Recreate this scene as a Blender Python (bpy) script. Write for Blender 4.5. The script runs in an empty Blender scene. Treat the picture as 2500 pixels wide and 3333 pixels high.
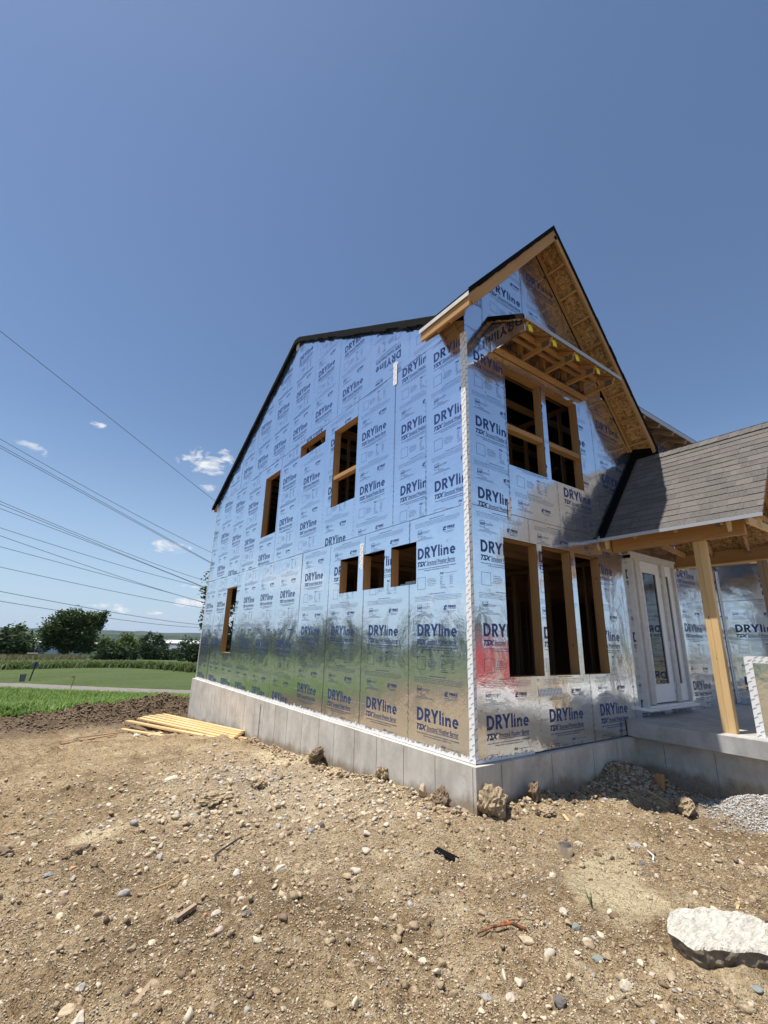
import bpy, math, random
import numpy as np
from mathutils import Matrix, Vector
R = math.radians
random.seed(7); rng = np.random.default_rng(11)
sc = bpy.context.scene
COL = sc.collection

# ------------------------------------------------------------------ camera
YAW, PITCH, ROLL = 0.6162, 0.2746, 0.0257
cam_d = bpy.data.cameras.new('camera'); cam = bpy.data.objects.new('camera', cam_d); COL.objects.link(cam)
fw = Vector((math.sin(YAW)*math.cos(PITCH), math.cos(YAW)*math.cos(PITCH), math.sin(PITCH)))
rt = Vector((math.cos(YAW), -math.sin(YAW), 0)); up = rt.cross(fw)
r2 = rt*math.cos(ROLL)+up*math.sin(ROLL); u2 = -rt*math.sin(ROLL)+up*math.cos(ROLL)
m = Matrix((r2, u2, -fw)).transposed().to_4x4(); m.translation = Vector((-4.2023, -4.0207, 1.3095))
cam.matrix_world = m
cam_d.sensor_fit = 'VERTICAL'; cam_d.sensor_height = 36; cam_d.sensor_width = 27
cam_d.lens = 36*1482.08/3333
cam_d.clip_start = 0.05; cam_d.clip_end = 20000
sc.camera = cam

# ------------------------------------------------------------------ light
SUN_EL = R(70.3); SUN_AZ = R(-73.6)          # azimuth clockwise from +Y
sun_d = bpy.data.lights.new('sun', 'SUN'); sun = bpy.data.objects.new('sun', sun_d); COL.objects.link(sun)
sun_d.energy = 5.0; sun_d.angle = R(0.53); sun_d.color = (1.0, 0.95, 0.87)
tosun = Vector((math.sin(SUN_AZ)*math.cos(SUN_EL), math.cos(SUN_AZ)*math.cos(SUN_EL), math.sin(SUN_EL)))
sun.rotation_euler = (-tosun).to_track_quat('-Z', 'Y').to_euler()
sun.location = (0, 0, 60)

def N(nt, typ, loc=None, **kw):
    n = nt.nodes.new(typ)
    for k, v in kw.items():
        if k.startswith('i_'):
            n.inputs[int(k[2:])].default_value = v
        else:
            setattr(n, k, v)
    return n
def L(nt, a, b): nt.links.new(a, b)
def MATH(nt, op, a, b=None, c=None, clamp=False):
    n = nt.nodes.new('ShaderNodeMath'); n.operation = op; n.use_clamp = clamp
    for i, v in enumerate((a, b, c)):
        if v is None: continue
        if isinstance(v, (int, float)): n.inputs[i].default_value = v
        else: nt.links.new(v, n.inputs[i])
    return n.outputs[0]

world = bpy.data.worlds.new('World'); sc.world = world; world.use_nodes = True
nt = world.node_tree; nt.nodes.clear()
sky = N(nt, 'ShaderNodeTexSky', sky_type='NISHITA', sun_disc=False, sun_elevation=SUN_EL, sun_rotation=SUN_AZ,
        altitude=300, air_density=1.0, dust_density=0.6, ozone_density=3.4)
bg = N(nt, 'ShaderNodeBackground'); bg.inputs[1].default_value = 0.099
tc = N(nt, 'ShaderNodeTexCoord'); sep = N(nt, 'ShaderNodeSeparateXYZ'); L(nt, tc.outputs['Generated'], sep.inputs[0])
az = MATH(nt, 'ARCTAN2', sep.outputs[0], sep.outputs[1]); el = MATH(nt, 'ARCSINE', sep.outputs[2])
# small fair-weather clouds low over the valley: (azimuth, elevation, half width, half height, strength)
CL = [(12.3, 20.0, 3.6, 1.9, 1.0), (14.6, 20.9, 1.8, 1.3, .8), (-4.5, 18.1, 2.3, 1.1, .75), (-3.6, 17.6, 1.8, .8, .5), (0.6, 21.6, 1.6, .6, .45), (9.6, 9.7, 3.0, 1.0, 1.0),
      (11.0, 9.3, 1.6, .6, .7), (13.0, 16.9, 2.4, .8, .55), (15.4, 18.1, 1.6, 1.0, .55), (13.2, 3.6, 2.4, .7, 1.0), (4.4, 2.8, 2.3, .55, .9), (6.1, 2.45, 1.4, .45, .9), (-3.4, 3.2, 3.0, .6, .7),
      (9.4, 2.3, 1.2, .35, .7), (-0.8, 1.3, 2.6, .35, .6), (12.6, 5.4, 2.2, .4, .5), (3.0, 1.0, 5, .25, .4), (-25, 7, 9, 2.4, .9), (-48, 5, 12, 2.2, .9), (-75, 9, 10, 3, .8), (150, 6, 14, 3, .9), (120, 4, 12, 2, .9), (178, 8, 9, 3, .8), (60, 4, 12, 2, .8)]
acc = None
for a_, e_, w_, h_, s_ in CL:
    dx = MATH(nt, 'DIVIDE', MATH(nt, 'SUBTRACT', az, R(a_)), R(w_)); dy = MATH(nt, 'DIVIDE', MATH(nt, 'SUBTRACT', el, R(e_)), R(h_))
    q = MATH(nt, 'SUBTRACT', s_, MATH(nt, 'ADD', MATH(nt, 'MULTIPLY', dx, dx), MATH(nt, 'MULTIPLY', dy, dy)))
    q = MATH(nt, 'MAXIMUM', q, 0.0)
    acc = q if acc is None else MATH(nt, 'MAXIMUM', acc, q)
mp = N(nt, 'ShaderNodeMapping'); mp.inputs['Scale'].default_value = (1, 1, 2.2); L(nt, tc.outputs['Generated'], mp.inputs[0])
n1 = N(nt, 'ShaderNodeTexNoise'); n1.inputs['Scale'].default_value = 26; n1.inputs['Detail'].default_value = 9; n1.inputs['Roughness'].default_value = .62; n1.inputs['Distortion'].default_value = .6
L(nt, mp.outputs[0], n1.inputs['Vector'])
f1 = MATH(nt, 'MULTIPLY', MATH(nt, 'SUBTRACT', n1.outputs['Fac'], 0.44), 7.0)
cf = MATH(nt, 'MULTIPLY', MATH(nt, 'ADD', MATH(nt, 'MULTIPLY', acc, 1.5), MATH(nt, 'SUBTRACT', f1, 1.15)), 0.8, clamp=True)
cf = MATH(nt, 'MULTIPLY', cf, MATH(nt, 'MULTIPLY', acc, 3.0, clamp=True), clamp=True)
hz = MATH(nt, 'SUBTRACT', 1.0, MATH(nt, 'MULTIPLY', el, 1/R(24)), clamp=True); hz = MATH(nt, 'MULTIPLY', MATH(nt, 'POWER', hz, 1.6), .85)
hm = N(nt, 'ShaderNodeMix', data_type='RGBA'); L(nt, hz, hm.inputs[0]); L(nt, sky.outputs[0], hm.inputs['A']); hm.inputs['B'].default_value = (3.55, 4.75, 6.3, 1)
cr = N(nt, 'ShaderNodeMix', data_type='RGBA'); cr.inputs['A'].default_value = (0, 0, 0, 1)
L(nt, cf, cr.inputs[0]); L(nt, hm.outputs['Result'], cr.inputs['A'])
cr.inputs['B'].default_value = (6.6, 6.8, 7.1, 1)
L(nt, cr.outputs['Result'], bg.inputs[0])
wo = N(nt, 'ShaderNodeOutputWorld'); L(nt, bg.outputs[0], wo.inputs[0])

sc.view_settings.view_transform = 'Standard'; sc.view_settings.look = 'None'
sc.view_settings.exposure = 0.42; sc.view_settings.gamma = 1
sc.render.engine = 'CYCLES'
sc.cycles.use_denoising = True
sc.cycles.max_bounces = 7; sc.cycles.glossy_bounces = 4; sc.cycles.diffuse_bounces = 4; sc.cycles.transmission_bounces = 4; sc.cycles.volume_bounces = 0
sc.cycles.sample_clamp_indirect = 6

# ------------------------------------------------------------------ materials
def mat(name, base=(.5, .5, .5), rough=.7, metal=0.0, spec=.5):
    mt = bpy.data.materials.new(name); mt.use_nodes = True
    b = mt.node_tree.nodes['Principled BSDF']
    b.inputs['Base Color'].default_value = (*base, 1); b.inputs['Roughness'].default_value = rough; b.inputs['Metallic'].default_value = metal
    b.inputs['Specular IOR Level'].default_value = spec
    return mt, mt.node_tree, b
def ramp(nt, fac, stops):
    r = nt.nodes.new('ShaderNodeValToRGB'); e = r.color_ramp.elements
    while len(e) < len(stops): e.new(.5)
    for i, (p, c) in enumerate(stops): e[i].position = p; e[i].color = (*c, 1)
    nt.links.new(fac, r.inputs[0]); return r.outputs[0]
def noise(nt, vec, scale, detail=4, rough=.55, dist=0, out='Fac'):
    n = nt.nodes.new('ShaderNodeTexNoise'); n.inputs['Scale'].default_value = scale; n.inputs['Detail'].default_value = detail
    n.inputs['Roughness'].default_value = rough; n.inputs['Distortion'].default_value = dist
    if vec is not None: nt.links.new(vec, n.inputs['Vector'])
    return n.outputs[out]
def mapping(nt, vec, scale=(1, 1, 1), loc=(0, 0, 0), rot=(0, 0, 0)):
    n = nt.nodes.new('ShaderNodeMapping'); n.inputs['Scale'].default_value = scale; n.inputs['Location'].default_value = loc; n.inputs['Rotation'].default_value = rot
    nt.links.new(vec, n.inputs[0]); return n.outputs[0]
def bump(nt, b, h, strength=.3, dist=.01, prev=None):
    n = nt.nodes.new('ShaderNodeBump'); n.inputs['Strength'].default_value = strength; n.inputs['Distance'].default_value = dist
    nt.links.new(h, n.inputs['Height'])
    if prev is not None: nt.links.new(prev, n.inputs['Normal'])
    nt.links.new(n.outputs[0], b.inputs['Normal']); return n.outputs[0]
def mixc(nt, fac, a, b_, typ='MIX'):
    n = nt.nodes.new('ShaderNodeMix'); n.data_type = 'RGBA'; n.blend_type = typ
    for i, v in (('A', a), ('B', b_)):
        if isinstance(v, tuple): n.inputs[i].default_value = (*v, 1)
        else: nt.links.new(v, n.inputs[i])
    if isinstance(fac, (int, float)): n.inputs[0].default_value = fac
    else: nt.links.new(fac, n.inputs[0])
    return n.outputs['Result']
def objco(nt): return nt.nodes.new('ShaderNodeTexCoord').outputs['Object']
def geoco(nt): return nt.nodes.new('ShaderNodeNewGeometry').outputs['Position']
def uvco(nt): return nt.nodes.new('ShaderNodeTexCoord').outputs['UV']

def wood_mat(name, light, mid, dark, knots=True, rough=.75):
    mt, nt, b = mat(name, mid, rough, 0, .3)
    uv = uvco(nt)
    g = noise(nt, mapping(nt, uv, (1.6, 34, 1)), 1.0, 5, .6, .8)
    g2 = noise(nt, mapping(nt, uv, (.5, 5, 1)), 1.0, 3, .5, 1.4)
    c = ramp(nt, g, [(.25, dark), (.48, mid), (.75, light)])
    c = mixc(nt, MATH(nt, 'MULTIPLY', g2, .55), c, dark, 'MULTIPLY') if False else mixc(nt, MATH(nt, 'MULTIPLY', g2, .45), c, mid)
    big = noise(nt, mapping(nt, uv, (.35, .8, 1)), 1.0, 2)
    c = mixc(nt, .55, c, ramp(nt, big, [(.3, tuple(x*.52 for x in mid)), (.7, tuple(min(1, x*1.25) for x in mid))]))
    if knots:
        v = nt.nodes.new('ShaderNodeTexVoronoi'); v.inputs['Scale'].default_value = 1.0; nt.links.new(mapping(nt, uv, (3.1, 8.0, 1)), v.inputs['Vector'])
        k = MATH(nt, 'LESS_THAN', v.outputs['Distance'], .085)
        c = mixc(nt, MATH(nt, 'MULTIPLY', k, .75), c, (.10, .045, .018))
    nt.links.new(c, b.inputs['Base Color'])
    bump(nt, b, g, .25, .002)
    return mt
M = {}
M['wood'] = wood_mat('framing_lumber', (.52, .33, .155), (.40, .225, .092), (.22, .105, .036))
M['wood_pale'] = wood_mat('pale_lumber', (.74, .55, .30), (.62, .42, .20), (.42, .25, .10))
M['wood_grey'] = wood_mat('weathered_board', (.40, .31, .22), (.33, .24, .16), (.2, .14, .09))
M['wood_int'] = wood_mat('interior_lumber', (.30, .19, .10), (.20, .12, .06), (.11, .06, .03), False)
# OSB
mt, nt, b = mat('osb', (.4, .25, .11), .75, 0, .3)
co = uvco(nt)
v = nt.nodes.new('ShaderNodeTexVoronoi'); v.inputs['Scale'].default_value = 1; nt.links.new(mapping(nt, co, (24, 50, 1), rot=(0, 0, .5)), v.inputs['Vector'])
v2 = nt.nodes.new('ShaderNodeTexVoronoi'); v2.inputs['Scale'].default_value = 1; nt.links.new(mapping(nt, co, (44, 17, 1), rot=(0, 0, .9)), v2.inputs['Vector'])
hsv = nt.nodes.new('ShaderNodeSeparateColor'); nt.links.new(v.outputs['Color'], hsv.inputs[0])
hs2 = nt.nodes.new('ShaderNodeSeparateColor'); nt.links.new(v2.outputs['Color'], hs2.inputs[0])
nt.links.new(ramp(nt, MATH(nt, 'ADD', MATH(nt, 'MULTIPLY', hsv.outputs[0], .5), MATH(nt, 'MULTIPLY', hs2.outputs[0], .5)), [(.1, (.17, .085, .03)), (.5, (.36, .21, .085)), (.9, (.55, .36, .16))]), b.inputs['Base Color'])
bump(nt, b, hsv.outputs[1], .2, .002); M['osb'] = mt
# foil-faced sheathing
def foil_mat(name, tint):
    mt, nt, b = mat(name, tint, .13, 1.0)
    co = geoco(nt)
    big = noise(nt, mapping(nt, co, (1, 1, .6)), 1.1, 2, .5, .4)
    fine = noise(nt, co, 48, 2, .6)
    mid_ = noise(nt, co, 7, 3, .55)
    h = MATH(nt, 'ADD', MATH(nt, 'MULTIPLY', big, 1.5), MATH(nt, 'ADD', MATH(nt, 'MULTIPLY', mid_, .13), MATH(nt, 'MULTIPLY', fine, .020)))
    bump(nt, b, h, .42, .055)
    sc_ = noise(nt, mapping(nt, co, (3, 3, 3)), 6, 6, .7)
    nt.links.new(ramp(nt, sc_, [(.35, (.09,)*3), (.65, (.15,)*3)]), b.inputs['Roughness'])
    dif = nt.nodes.new('ShaderNodeBsdfPrincipled'); dif.inputs['Base Color'].default_value = (tint[0]*.92, tint[1]*.96, tint[2], 1); dif.inputs['Metallic'].default_value = 1; dif.inputs['Roughness'].default_value = .52
    mx = nt.nodes.new('ShaderNodeMixShader'); mx.inputs[0].default_value = .075
    out = nt.nodes['Material Output']
    nt.links.new(b.outputs[0], mx.inputs[1]); nt.links.new(dif.outputs[0], mx.inputs[2]); # thin dust: splashed near the foot of the wall, faint scuffs higher up
    s_ = nt.nodes.new('ShaderNodeSeparateXYZ'); nt.links.new(co, s_.inputs[0])
    low = MATH(nt, 'MULTIPLY', MATH(nt, 'SUBTRACT', .38, s_.outputs[2]), 1.4, clamp=True)
    dn = noise(nt, mapping(nt, co, (4, 4, 2.5)), 3, 8, .8, .5)
    df = MATH(nt, 'MULTIPLY', MATH(nt, 'SUBTRACT', MATH(nt, 'ADD', dn, MATH(nt, 'MULTIPLY', low, .16)), .60), 3.2, clamp=True)
    dd = nt.nodes.new('ShaderNodeBsdfDiffuse'); dd.inputs['Color'].default_value = (.42, .36, .27, 1)
    m2 = nt.nodes.new('ShaderNodeMixShader'); nt.links.new(MATH(nt, 'MULTIPLY', df, .38), m2.inputs[0]); nt.links.new(mx.outputs[0], m2.inputs[1]); nt.links.new(dd.outputs[0], m2.inputs[2])
    nt.links.new(m2.outputs[0], out.inputs[0])
    return mt
M['foil'] = foil_mat('foil_face', (.90, .93, .96))
mt, nt, b = mat('blue_ink', (.030, .058, .185), .40, .45, .5); M['ink'] = mt
mt, nt, b = mat('black_ink', (.035, .045, .09), .45, .45, .5); M['inkb'] = mt
mt, nt, b = mat('staple_mark', (.30, .32, .36), .35, .9, .5); M['staple'] = mt
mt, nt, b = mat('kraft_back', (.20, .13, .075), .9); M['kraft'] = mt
mt, nt, b = mat('white_tape', (.78, .78, .78), .38)
bump(nt, b, noise(nt, geoco(nt), 25, 3, .5), .25, .004); M['tape'] = mt
mt, nt, b = mat('tape_ink', (.06, .065, .08), .5); M['tape_ink'] = mt
# concrete
def concrete(name, a, c, dirt=True):
    mt, nt, b = mat(name, a, .85, 0, .3)
    co = geoco(nt)
    n1 = noise(nt, co, 2.2, 6, .65, .3); n2 = noise(nt, mapping(nt, co, (5, 5, .9)), 1.6, 5, .6); n3 = noise(nt, co, 60, 3, .6)
    col = ramp(nt, n1, [(.3, tuple(x*.74 for x in a)), (.5, a), (.7, c)])
    col = mixc(nt, MATH(nt, 'MULTIPLY', ramp(nt, n2, [(.45, (0, 0, 0)), (.7, (1, 1, 1))]), .45), col, tuple(x*.66 for x in a))
    col = mixc(nt, MATH(nt, 'MULTIPLY', n3, .25), col, tuple(x*.55 for x in a))
    st_ = noise(nt, mapping(nt, co, (1, 1, 1)), 5.5, 7, .78, .8); col = mixc(nt, MATH(nt, 'MULTIPLY', MATH(nt, 'MULTIPLY', MATH(nt, 'SUBTRACT', st_, .57), 9.0, clamp=True), .42), col, tuple(x*.42 for x in a))
    if dirt:   # darker brown low on the foundation, with a ragged upper edge
        s = nt.nodes.new('ShaderNodeSeparateXYZ'); nt.links.new(co, s.inputs[0])
        gz = MATH(nt, 'ADD', MATH(nt, 'MULTIPLY', MATH(nt, 'MAXIMUM', s.outputs[1], 0.0), -.062), -.40)
        rag = MATH(nt, 'MULTIPLY', noise(nt, mapping(nt, co, (3, 3, 1.2)), 1.3, 6, .7), .42)
        k = MATH(nt, 'MULTIPLY', MATH(nt, 'SUBTRACT', MATH(nt, 'ADD', gz, rag), MATH(nt, 'ADD', s.outputs[2], .13)), 9.0, clamp=True)
        col = mixc(nt, MATH(nt, 'MULTIPLY', k, .75), col, ramp(nt, noise(nt, co, 30, 4, .7), [(.3, (.12, .085, .05)), (.7, (.30, .22, .13))]))
    nt.links.new(col, b.inputs['Base Color'])
    bump(nt, b, MATH(nt, 'ADD', n3, MATH(nt, 'MULTIPLY', n1, 2.0)), .25, .006)
    return mt
M['conc'] = concrete('foundation_concrete', (.52, .485, .43), (.63, .60, .545))
M['slab'] = concrete('slab_concrete', (.42, .41, .39), (.53, .52, .50), False)
mt, nt, b = mat('form_line', (.17, .16, .15), .95); M['line'] = mt
mt, nt, b = mat('black_membrane', (.004, .0045, .005), .8, 0, .08)
bump(nt, b, noise(nt, geoco(nt), 14, 4, .6), .5, .01); M['black'] = mt
mt, nt, b = mat('drip_metal', (.40, .41, .43), .35, .2); M['drip'] = mt
mt, nt, b = mat('yellow_tag', (.75, .62, .02), .6); M['yellow'] = mt
mt, nt, b = mat('white_paint', (.80, .80, .79), .45); M['white'] = mt
mt, nt, b = mat('primed_trim', (.48, .46, .43), .7)
nt.links.new(ramp(nt, noise(nt, geoco(nt), 9, 4), [(.3, (.52, .50, .47)), (.7, (.62, .60, .57))]), b.inputs['Base Color']); M['primed'] = mt
mt, nt, b = mat('glass', (.02, .025, .03), .03, 0, .9); M['glass'] = mt
mt, nt, b = mat('plate_metal', (.30, .30, .30), .45, .9); M['plate'] = mt
mt, nt, b = mat('galvanised', (.82, .83, .85), .34, 1.0); M['galv'] = mt
mt, nt, b = mat('blue_strap', (.05, .30, .55), .5); M['bluestrap'] = mt
# shingles: tone attribute per tab
mt, nt, b = mat('asphalt_shingle', (.2, .18, .16), .95, 0, .25)
at = nt.nodes.new('ShaderNodeAttribute'); at.attribute_name = 'tone'
gr = noise(nt, geoco(nt), 210, 2, .7); gm = noise(nt, geoco(nt), 34, 3, .6)
c = ramp(nt, at.outputs['Fac'], [(0, (.050, .047, .048)), (.5, (.088, .081, .078)), (1, (.140, .128, .121))])
c = mixc(nt, .45, c, ramp(nt, gr, [(.35, (.03, .028, .027)), (.65, (.235, .212, .195))])); c = mixc(nt, .2, c, ramp(nt, gm, [(.35, (.09, .08, .075)), (.65, (.29, .26, .23))]))
nt.links.new(c, b.inputs['Base Color']); bump(nt, b, gr, .5, .004); M['shingle'] = mt

# ------------------------------------------------------------------ mesh builder
class MB:
    def __init__(s): s.v = []; s.f = []; s.m = []; s.uv = []
    def face(s, pts, mi=0, uvs=None):
        i = len(s.v); s.v += [tuple(p) for p in pts]; s.f.append(tuple(range(i, i+len(pts)))); s.m.append(mi)
        s.uv += uvs if uvs else [(0, 0)]*len(pts)
    def beam(s, p0, p1, w, h, upv=(0, 0, 1), mi=0):
        # rectangular bar from p0 to p1, width w (side), height h (along upv)
        p0 = Vector(p0); p1 = Vector(p1); d = (p1-p0); ln = d.length; d.normalize()
        sd = d.cross(Vector(upv))
        if sd.length < 1e-4: sd = d.cross(Vector((1, 0, 0)))
        sd.normalize(); u = sd.cross(d).normalized()
        o = random.uniform(0, 50), random.uniform(0, 50)
        a = [p0+sd*x*w/2+u*y*h/2 for x, y in ((-1, -1), (1, -1), (1, 1), (-1, 1))]; b_ = [q+d*ln for q in a]
        for k in range(4):
            k2 = (k+1) % 4; wd = w if k in (0, 2) else h
            s.face([a[k], b_[k], b_[k2], a[k2]], mi, [(o[0], o[1]+k), (o[0]+ln, o[1]+k), (o[0]+ln, o[1]+k+wd), (o[0], o[1]+k+wd)])
        e = [(o[0], o[1]), (o[0]+.02, o[1]), (o[0]+.02, o[1]+h), (o[0], o[1]+h)]
        s.face([a[3], a[2], a[1], a[0]], mi, e); s.face(b_, mi, e)
    def box(s, x0, x1, y0, y1, z0, z1, mi=0):
        d = (x1-x0, y1-y0, z1-z0); c = ((x0+x1)/2, (y0+y1)/2, (z0+z1)/2); k = max(range(3), key=lambda i: d[i])
        if k == 0: s.beam((x0, c[1], c[2]), (x1, c[1], c[2]), d[1], d[2], mi=mi)
        elif k == 1: s.beam((c[0], y0, c[2]), (c[0], y1, c[2]), d[0], d[2], mi=mi)
        else: s.beam((c[0], c[1], z0), (c[0], c[1], z1), d[0], d[1], (0, 1, 0), mi=mi)
    def prism(s, poly, off, mi=0, cap=True):
        # poly: planar 3D points; extruded by vector off
        poly = [Vector(p) for p in poly]; off = Vector(off); q = [p+off for p in poly]
        e1 = (poly[1]-poly[0]).normalized(); nn = e1.cross(poly[2]-poly[0]).normalized(); e2 = nn.cross(e1)
        uv = [((p-poly[0]).dot(e1), (p-poly[0]).dot(e2)) for p in poly]
        s.face(poly, mi, uv); s.face(q[::-1], mi, uv[::-1])
        for k in range(len(poly)):
            k2 = (k+1) % len(poly); ln = (poly[k2]-poly[k]).length
            s.face([poly[k], q[k], q[k2], poly[k2]], mi, [(0, 0), (0, off.length), (ln, off.length), (ln, 0)])
    def tube(s, pts, r, n=8, mi=0, r1=None, cap=True):
        pts = [Vector(p) for p in pts]; rings = []
        for i, p in enumerate(pts):
            d = (pts[min(i+1, len(pts)-1)]-pts[max(i-1, 0)]).normalized()
            a = d.cross(Vector((0, 0, 1)) if abs(d.z) < .9 else Vector((1, 0, 0))).normalized(); b_ = d.cross(a)
            rr = r if r1 is None else r+(r1-r)*i/(len(pts)-1)
            rings.append([p+a*rr*math.cos(2*math.pi*k/n)+b_*rr*math.sin(2*math.pi*k/n) for k in range(n)])
        base = len(s.v)
        for rg in rings: s.v += [tuple(q) for q in rg]
        for i in range(len(pts)-1):
            for k in range(n):
                k2 = (k+1) % n
                s.f.append((base+i*n+k, base+i*n+k2, base+(i+1)*n+k2, base+(i+1)*n+k)); s.m.append(mi); s.uv += [(i*.3, k/n*.2), (i*.3, k2/n*.2), (i*.3+.3, k2/n*.2), (i*.3+.3, k/n*.2)]
        if cap:
            for i in (0, len(pts)-1):
                s.f.append(tuple(base+i*n+k for k in range(n))); s.m.append(mi); s.uv += [(0, 0)]*n
    def build(s, name, mats, parent=None, smooth=False, **props):
        me = bpy.data.meshes.new(name); me.from_pydata(s.v, [], s.f)
        for mm in (mats if isinstance(mats, (list, tuple)) else [mats]): me.materials.append(M[mm] if isinstance(mm, str) else mm)
        me.polygons.foreach_set('material_index', s.m)
        ul = me.uv_layers.new(name='UVMap'); ul.data.foreach_set('uv', np.array(s.uv, dtype=np.float32).ravel())
        if smooth: me.polygons.foreach_set('use_smooth', [True]*len(s.f))
        me.update()
        return link(name, me, parent, **props)
def link(name, data, parent=None, **props):
    o = bpy.data.objects.new(name, data); COL.objects.link(o)
    if parent is not None:
        o.parent = parent
        if parent.matrix_basis != Matrix.Identity(4):
            o.matrix_parent_inverse = parent_world(parent).inverted()
    for k, v_ in props.items(): o[k] = v_
    return o
def parent_world(o):
    mm = o.matrix_basis.copy()
    while o.parent is not None:
        mm = o.parent.matrix_basis @ o.matrix_parent_inverse @ mm; o = o.parent
    return mm
def tri_mesh(name, tris, mi, mats, parent=None, **props):
    tris = np.asarray(tris, dtype=np.float32); n = len(tris)
    me = bpy.data.meshes.new(name); me.vertices.add(n*3); me.vertices.foreach_set('co', tris.ravel())
    me.loops.add(n*3); me.loops.foreach_set('vertex_index', np.arange(n*3, dtype=np.int32))
    me.polygons.add(n); me.polygons.foreach_set('loop_start', np.arange(0, n*3, 3, dtype=np.int32))
    for mm in mats: me.materials.append(M[mm] if isinstance(mm, str) else mm)
    me.polygons.foreach_set('material_index', np.asarray(mi, dtype=np.int32))
    me.update(calc_edges=True); me.validate()
    return link(name, me, parent, **props)
def empty(name, loc, **props):
    o = bpy.data.objects.new(name, None); COL.objects.link(o); o.location = loc; o.empty_display_size = .2
    for k, v_ in props.items(): o[k] = v_
    return o
def thing(o, label, cat, group=None):
    o['label'] = label; o['category'] = cat
    if group: o['group'] = group
    return o

# ------------------------------------------------------------------ terrain
def vnoise(x, y, seed):
    xi = np.floor(x).astype(np.int64); yi = np.floor(y).astype(np.int64); fx = x-xi; fy = y-yi
    fx = fx*fx*(3-2*fx); fy = fy*fy*(3-2*fy)
    def h(a, b_):
        n = (a*374761393 + b_*668265263 + seed*1442695041) & 0xffffffff
        n = ((n ^ (n >> 13))*1274126177) & 0xffffffff
        return ((n ^ (n >> 16)) & 0xffff)/65535.0
    return (h(xi, yi)*(1-fx)+h(xi+1, yi)*fx)*(1-fy)+(h(xi, yi+1)*(1-fx)+h(xi+1, yi+1)*fx)*fy
ZY = [-9000, -30, -4, 0, 1.2, 2.6, 4.8, 6.3, 9, 12.4, 16, 25, 35, 50, 70, 85, 110, 300, 1000, 9000]
ZZ = [-.6, -.55, -.36, -.46, -.53, -.63, -.74, -.86, -1.05, -1.28, -1.46, -1.62, -1.74, -1.95, -2.3, -2.6, -3.5, -10, -25, -25]
def ground_z(x, y):
    x = np.asarray(x, float); y = np.asarray(y, float)
    z = np.interp(y, ZY, ZZ)
    # the side strip by the porch, and the dirt heaped against the front wall
    z = z - .20*np.exp(-(((x-3.0)/1.6)**2+((y+1.6)/1.3)**2))
    z = z + .20*np.exp(-(((x-2.7)/.55)**2+((y+.25)/.40)**2))
    z = z + .25*np.exp(-(((x-3.0)/.32)**2+((y+1.75)/.50)**2))
    z = z + .085*np.exp(-(((x+.80)/.50)**2+((y+2.65)/.42)**2))
    # low swell of broken rubble left of the foundation
    z = z + .13*np.exp(-(((x+1.9)/1.0)**2+((y-2.6)/1.1)**2)) + .10*np.exp(-(((x+1.5)/.7)**2+((y-5.2)/1.4)**2))
    # dark spoil bank before the grass
    d = np.exp(-(((x+.6)/1.4)**2+((y-14.6)/1.1)**2))*.55 + np.exp(-(((x+2.9)/1.2)**2+((y-13.8)/1.1)**2))*.30 + np.exp(-(((x+5.6)/1.6)**2+((y-14.4)/1.3)**2))*.08
    z = z + d
    # lawn mound
    z = z + .28*np.exp(-(((x-1.5)/9)**2+((y-41)/8)**2))
    near = np.clip((17.5-y)/2.0, 0, 1)*np.clip((y+14)/3, 0, 1)*np.clip((x+30)/6, 0, 1)
    rough = (vnoise(x*1.1, y*1.1, 1)-.5)*.10 + (vnoise(x*3.1, y*3.1, 2)-.5)*.05 + (vnoise(x*8, y*8, 3)-.5)*.044 + (vnoise(x*17+.3*y, y*17, 4)-.5)*.034
    rg = np.abs(vnoise(x*6.3+2, y*4.6-x, 6)-.5)*2; rough = rough + np.maximum(0, .22-rg)*.10*(vnoise(x*.9, y*.9, 14) > .45)
    clod = np.maximum(0, vnoise(x*5, y*5, 9)-.62)*.16*np.clip((y-1.2)/2.0, 0, 1) + np.maximum(0, vnoise(x*2.6, y*2.6, 12)-.6)*.35*(d > .06)
    berm = (vnoise(x*4, y*4, 21)-.5)*.28*np.clip(d*4, 0, 1) + (vnoise(x*10, y*10, 22)-.5)*.14*np.clip(d*4, 0, 1)
    far = (vnoise(x*.05, y*.05, 5)-.5)*.5*np.clip((np.abs(y)-30)/30, 0, 1)
    # shallow ruts of cracked, dried mud: flatter
    flat = np.exp(-(((x+.55)/.5)**2+((y+1.8)/.55)**2))
    return z + rough*near*(1-.6*flat) + clod*near + berm + far
def axis(segs):
    out = []
    for a, b_, st in segs: out += list(np.arange(a, b_, st))
    return out
def grow(start, step, lim, g=1.12):
    out = []; x = start
    while abs(x) < lim: step *= g; x += math.copysign(step, start); out.append(x)
    return out
xs = axis([(-9, -6.5, .08), (-6.5, 3.6, .03), (3.6, 9, .09)]); xs = sorted(grow(-9, .12, 7000) + xs + grow(9, .12, 7000))
ys = axis([(-5, -3.6, .06), (-3.6, 4, .03), (4, 9, .05), (9, 17.6, .09)]); ys = sorted(grow(-5, .1, 7000) + ys + grow(17.6, .12, 7000))
X, Y = np.meshgrid(xs, ys); Zg = ground_z(X, Y)
nx, ny = len(xs), len(ys)
co = np.stack([X, Y, Zg], -1).reshape(-1, 3).astype(np.float32)
ii = np.arange(nx*ny).reshape(ny, nx)
quads = np.stack([ii[:-1, :-1], ii[:-1, 1:], ii[1:, 1:], ii[1:, :-1]], -1).reshape(-1, 4)
cx_ = co[quads].mean(1)
keep = ~((cx_[:, 0] > .25) & (cx_[:, 0] < 7.7) & (cx_[:, 1] > .3) & (cx_[:, 1] < 11.9))      # open under the house
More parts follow.
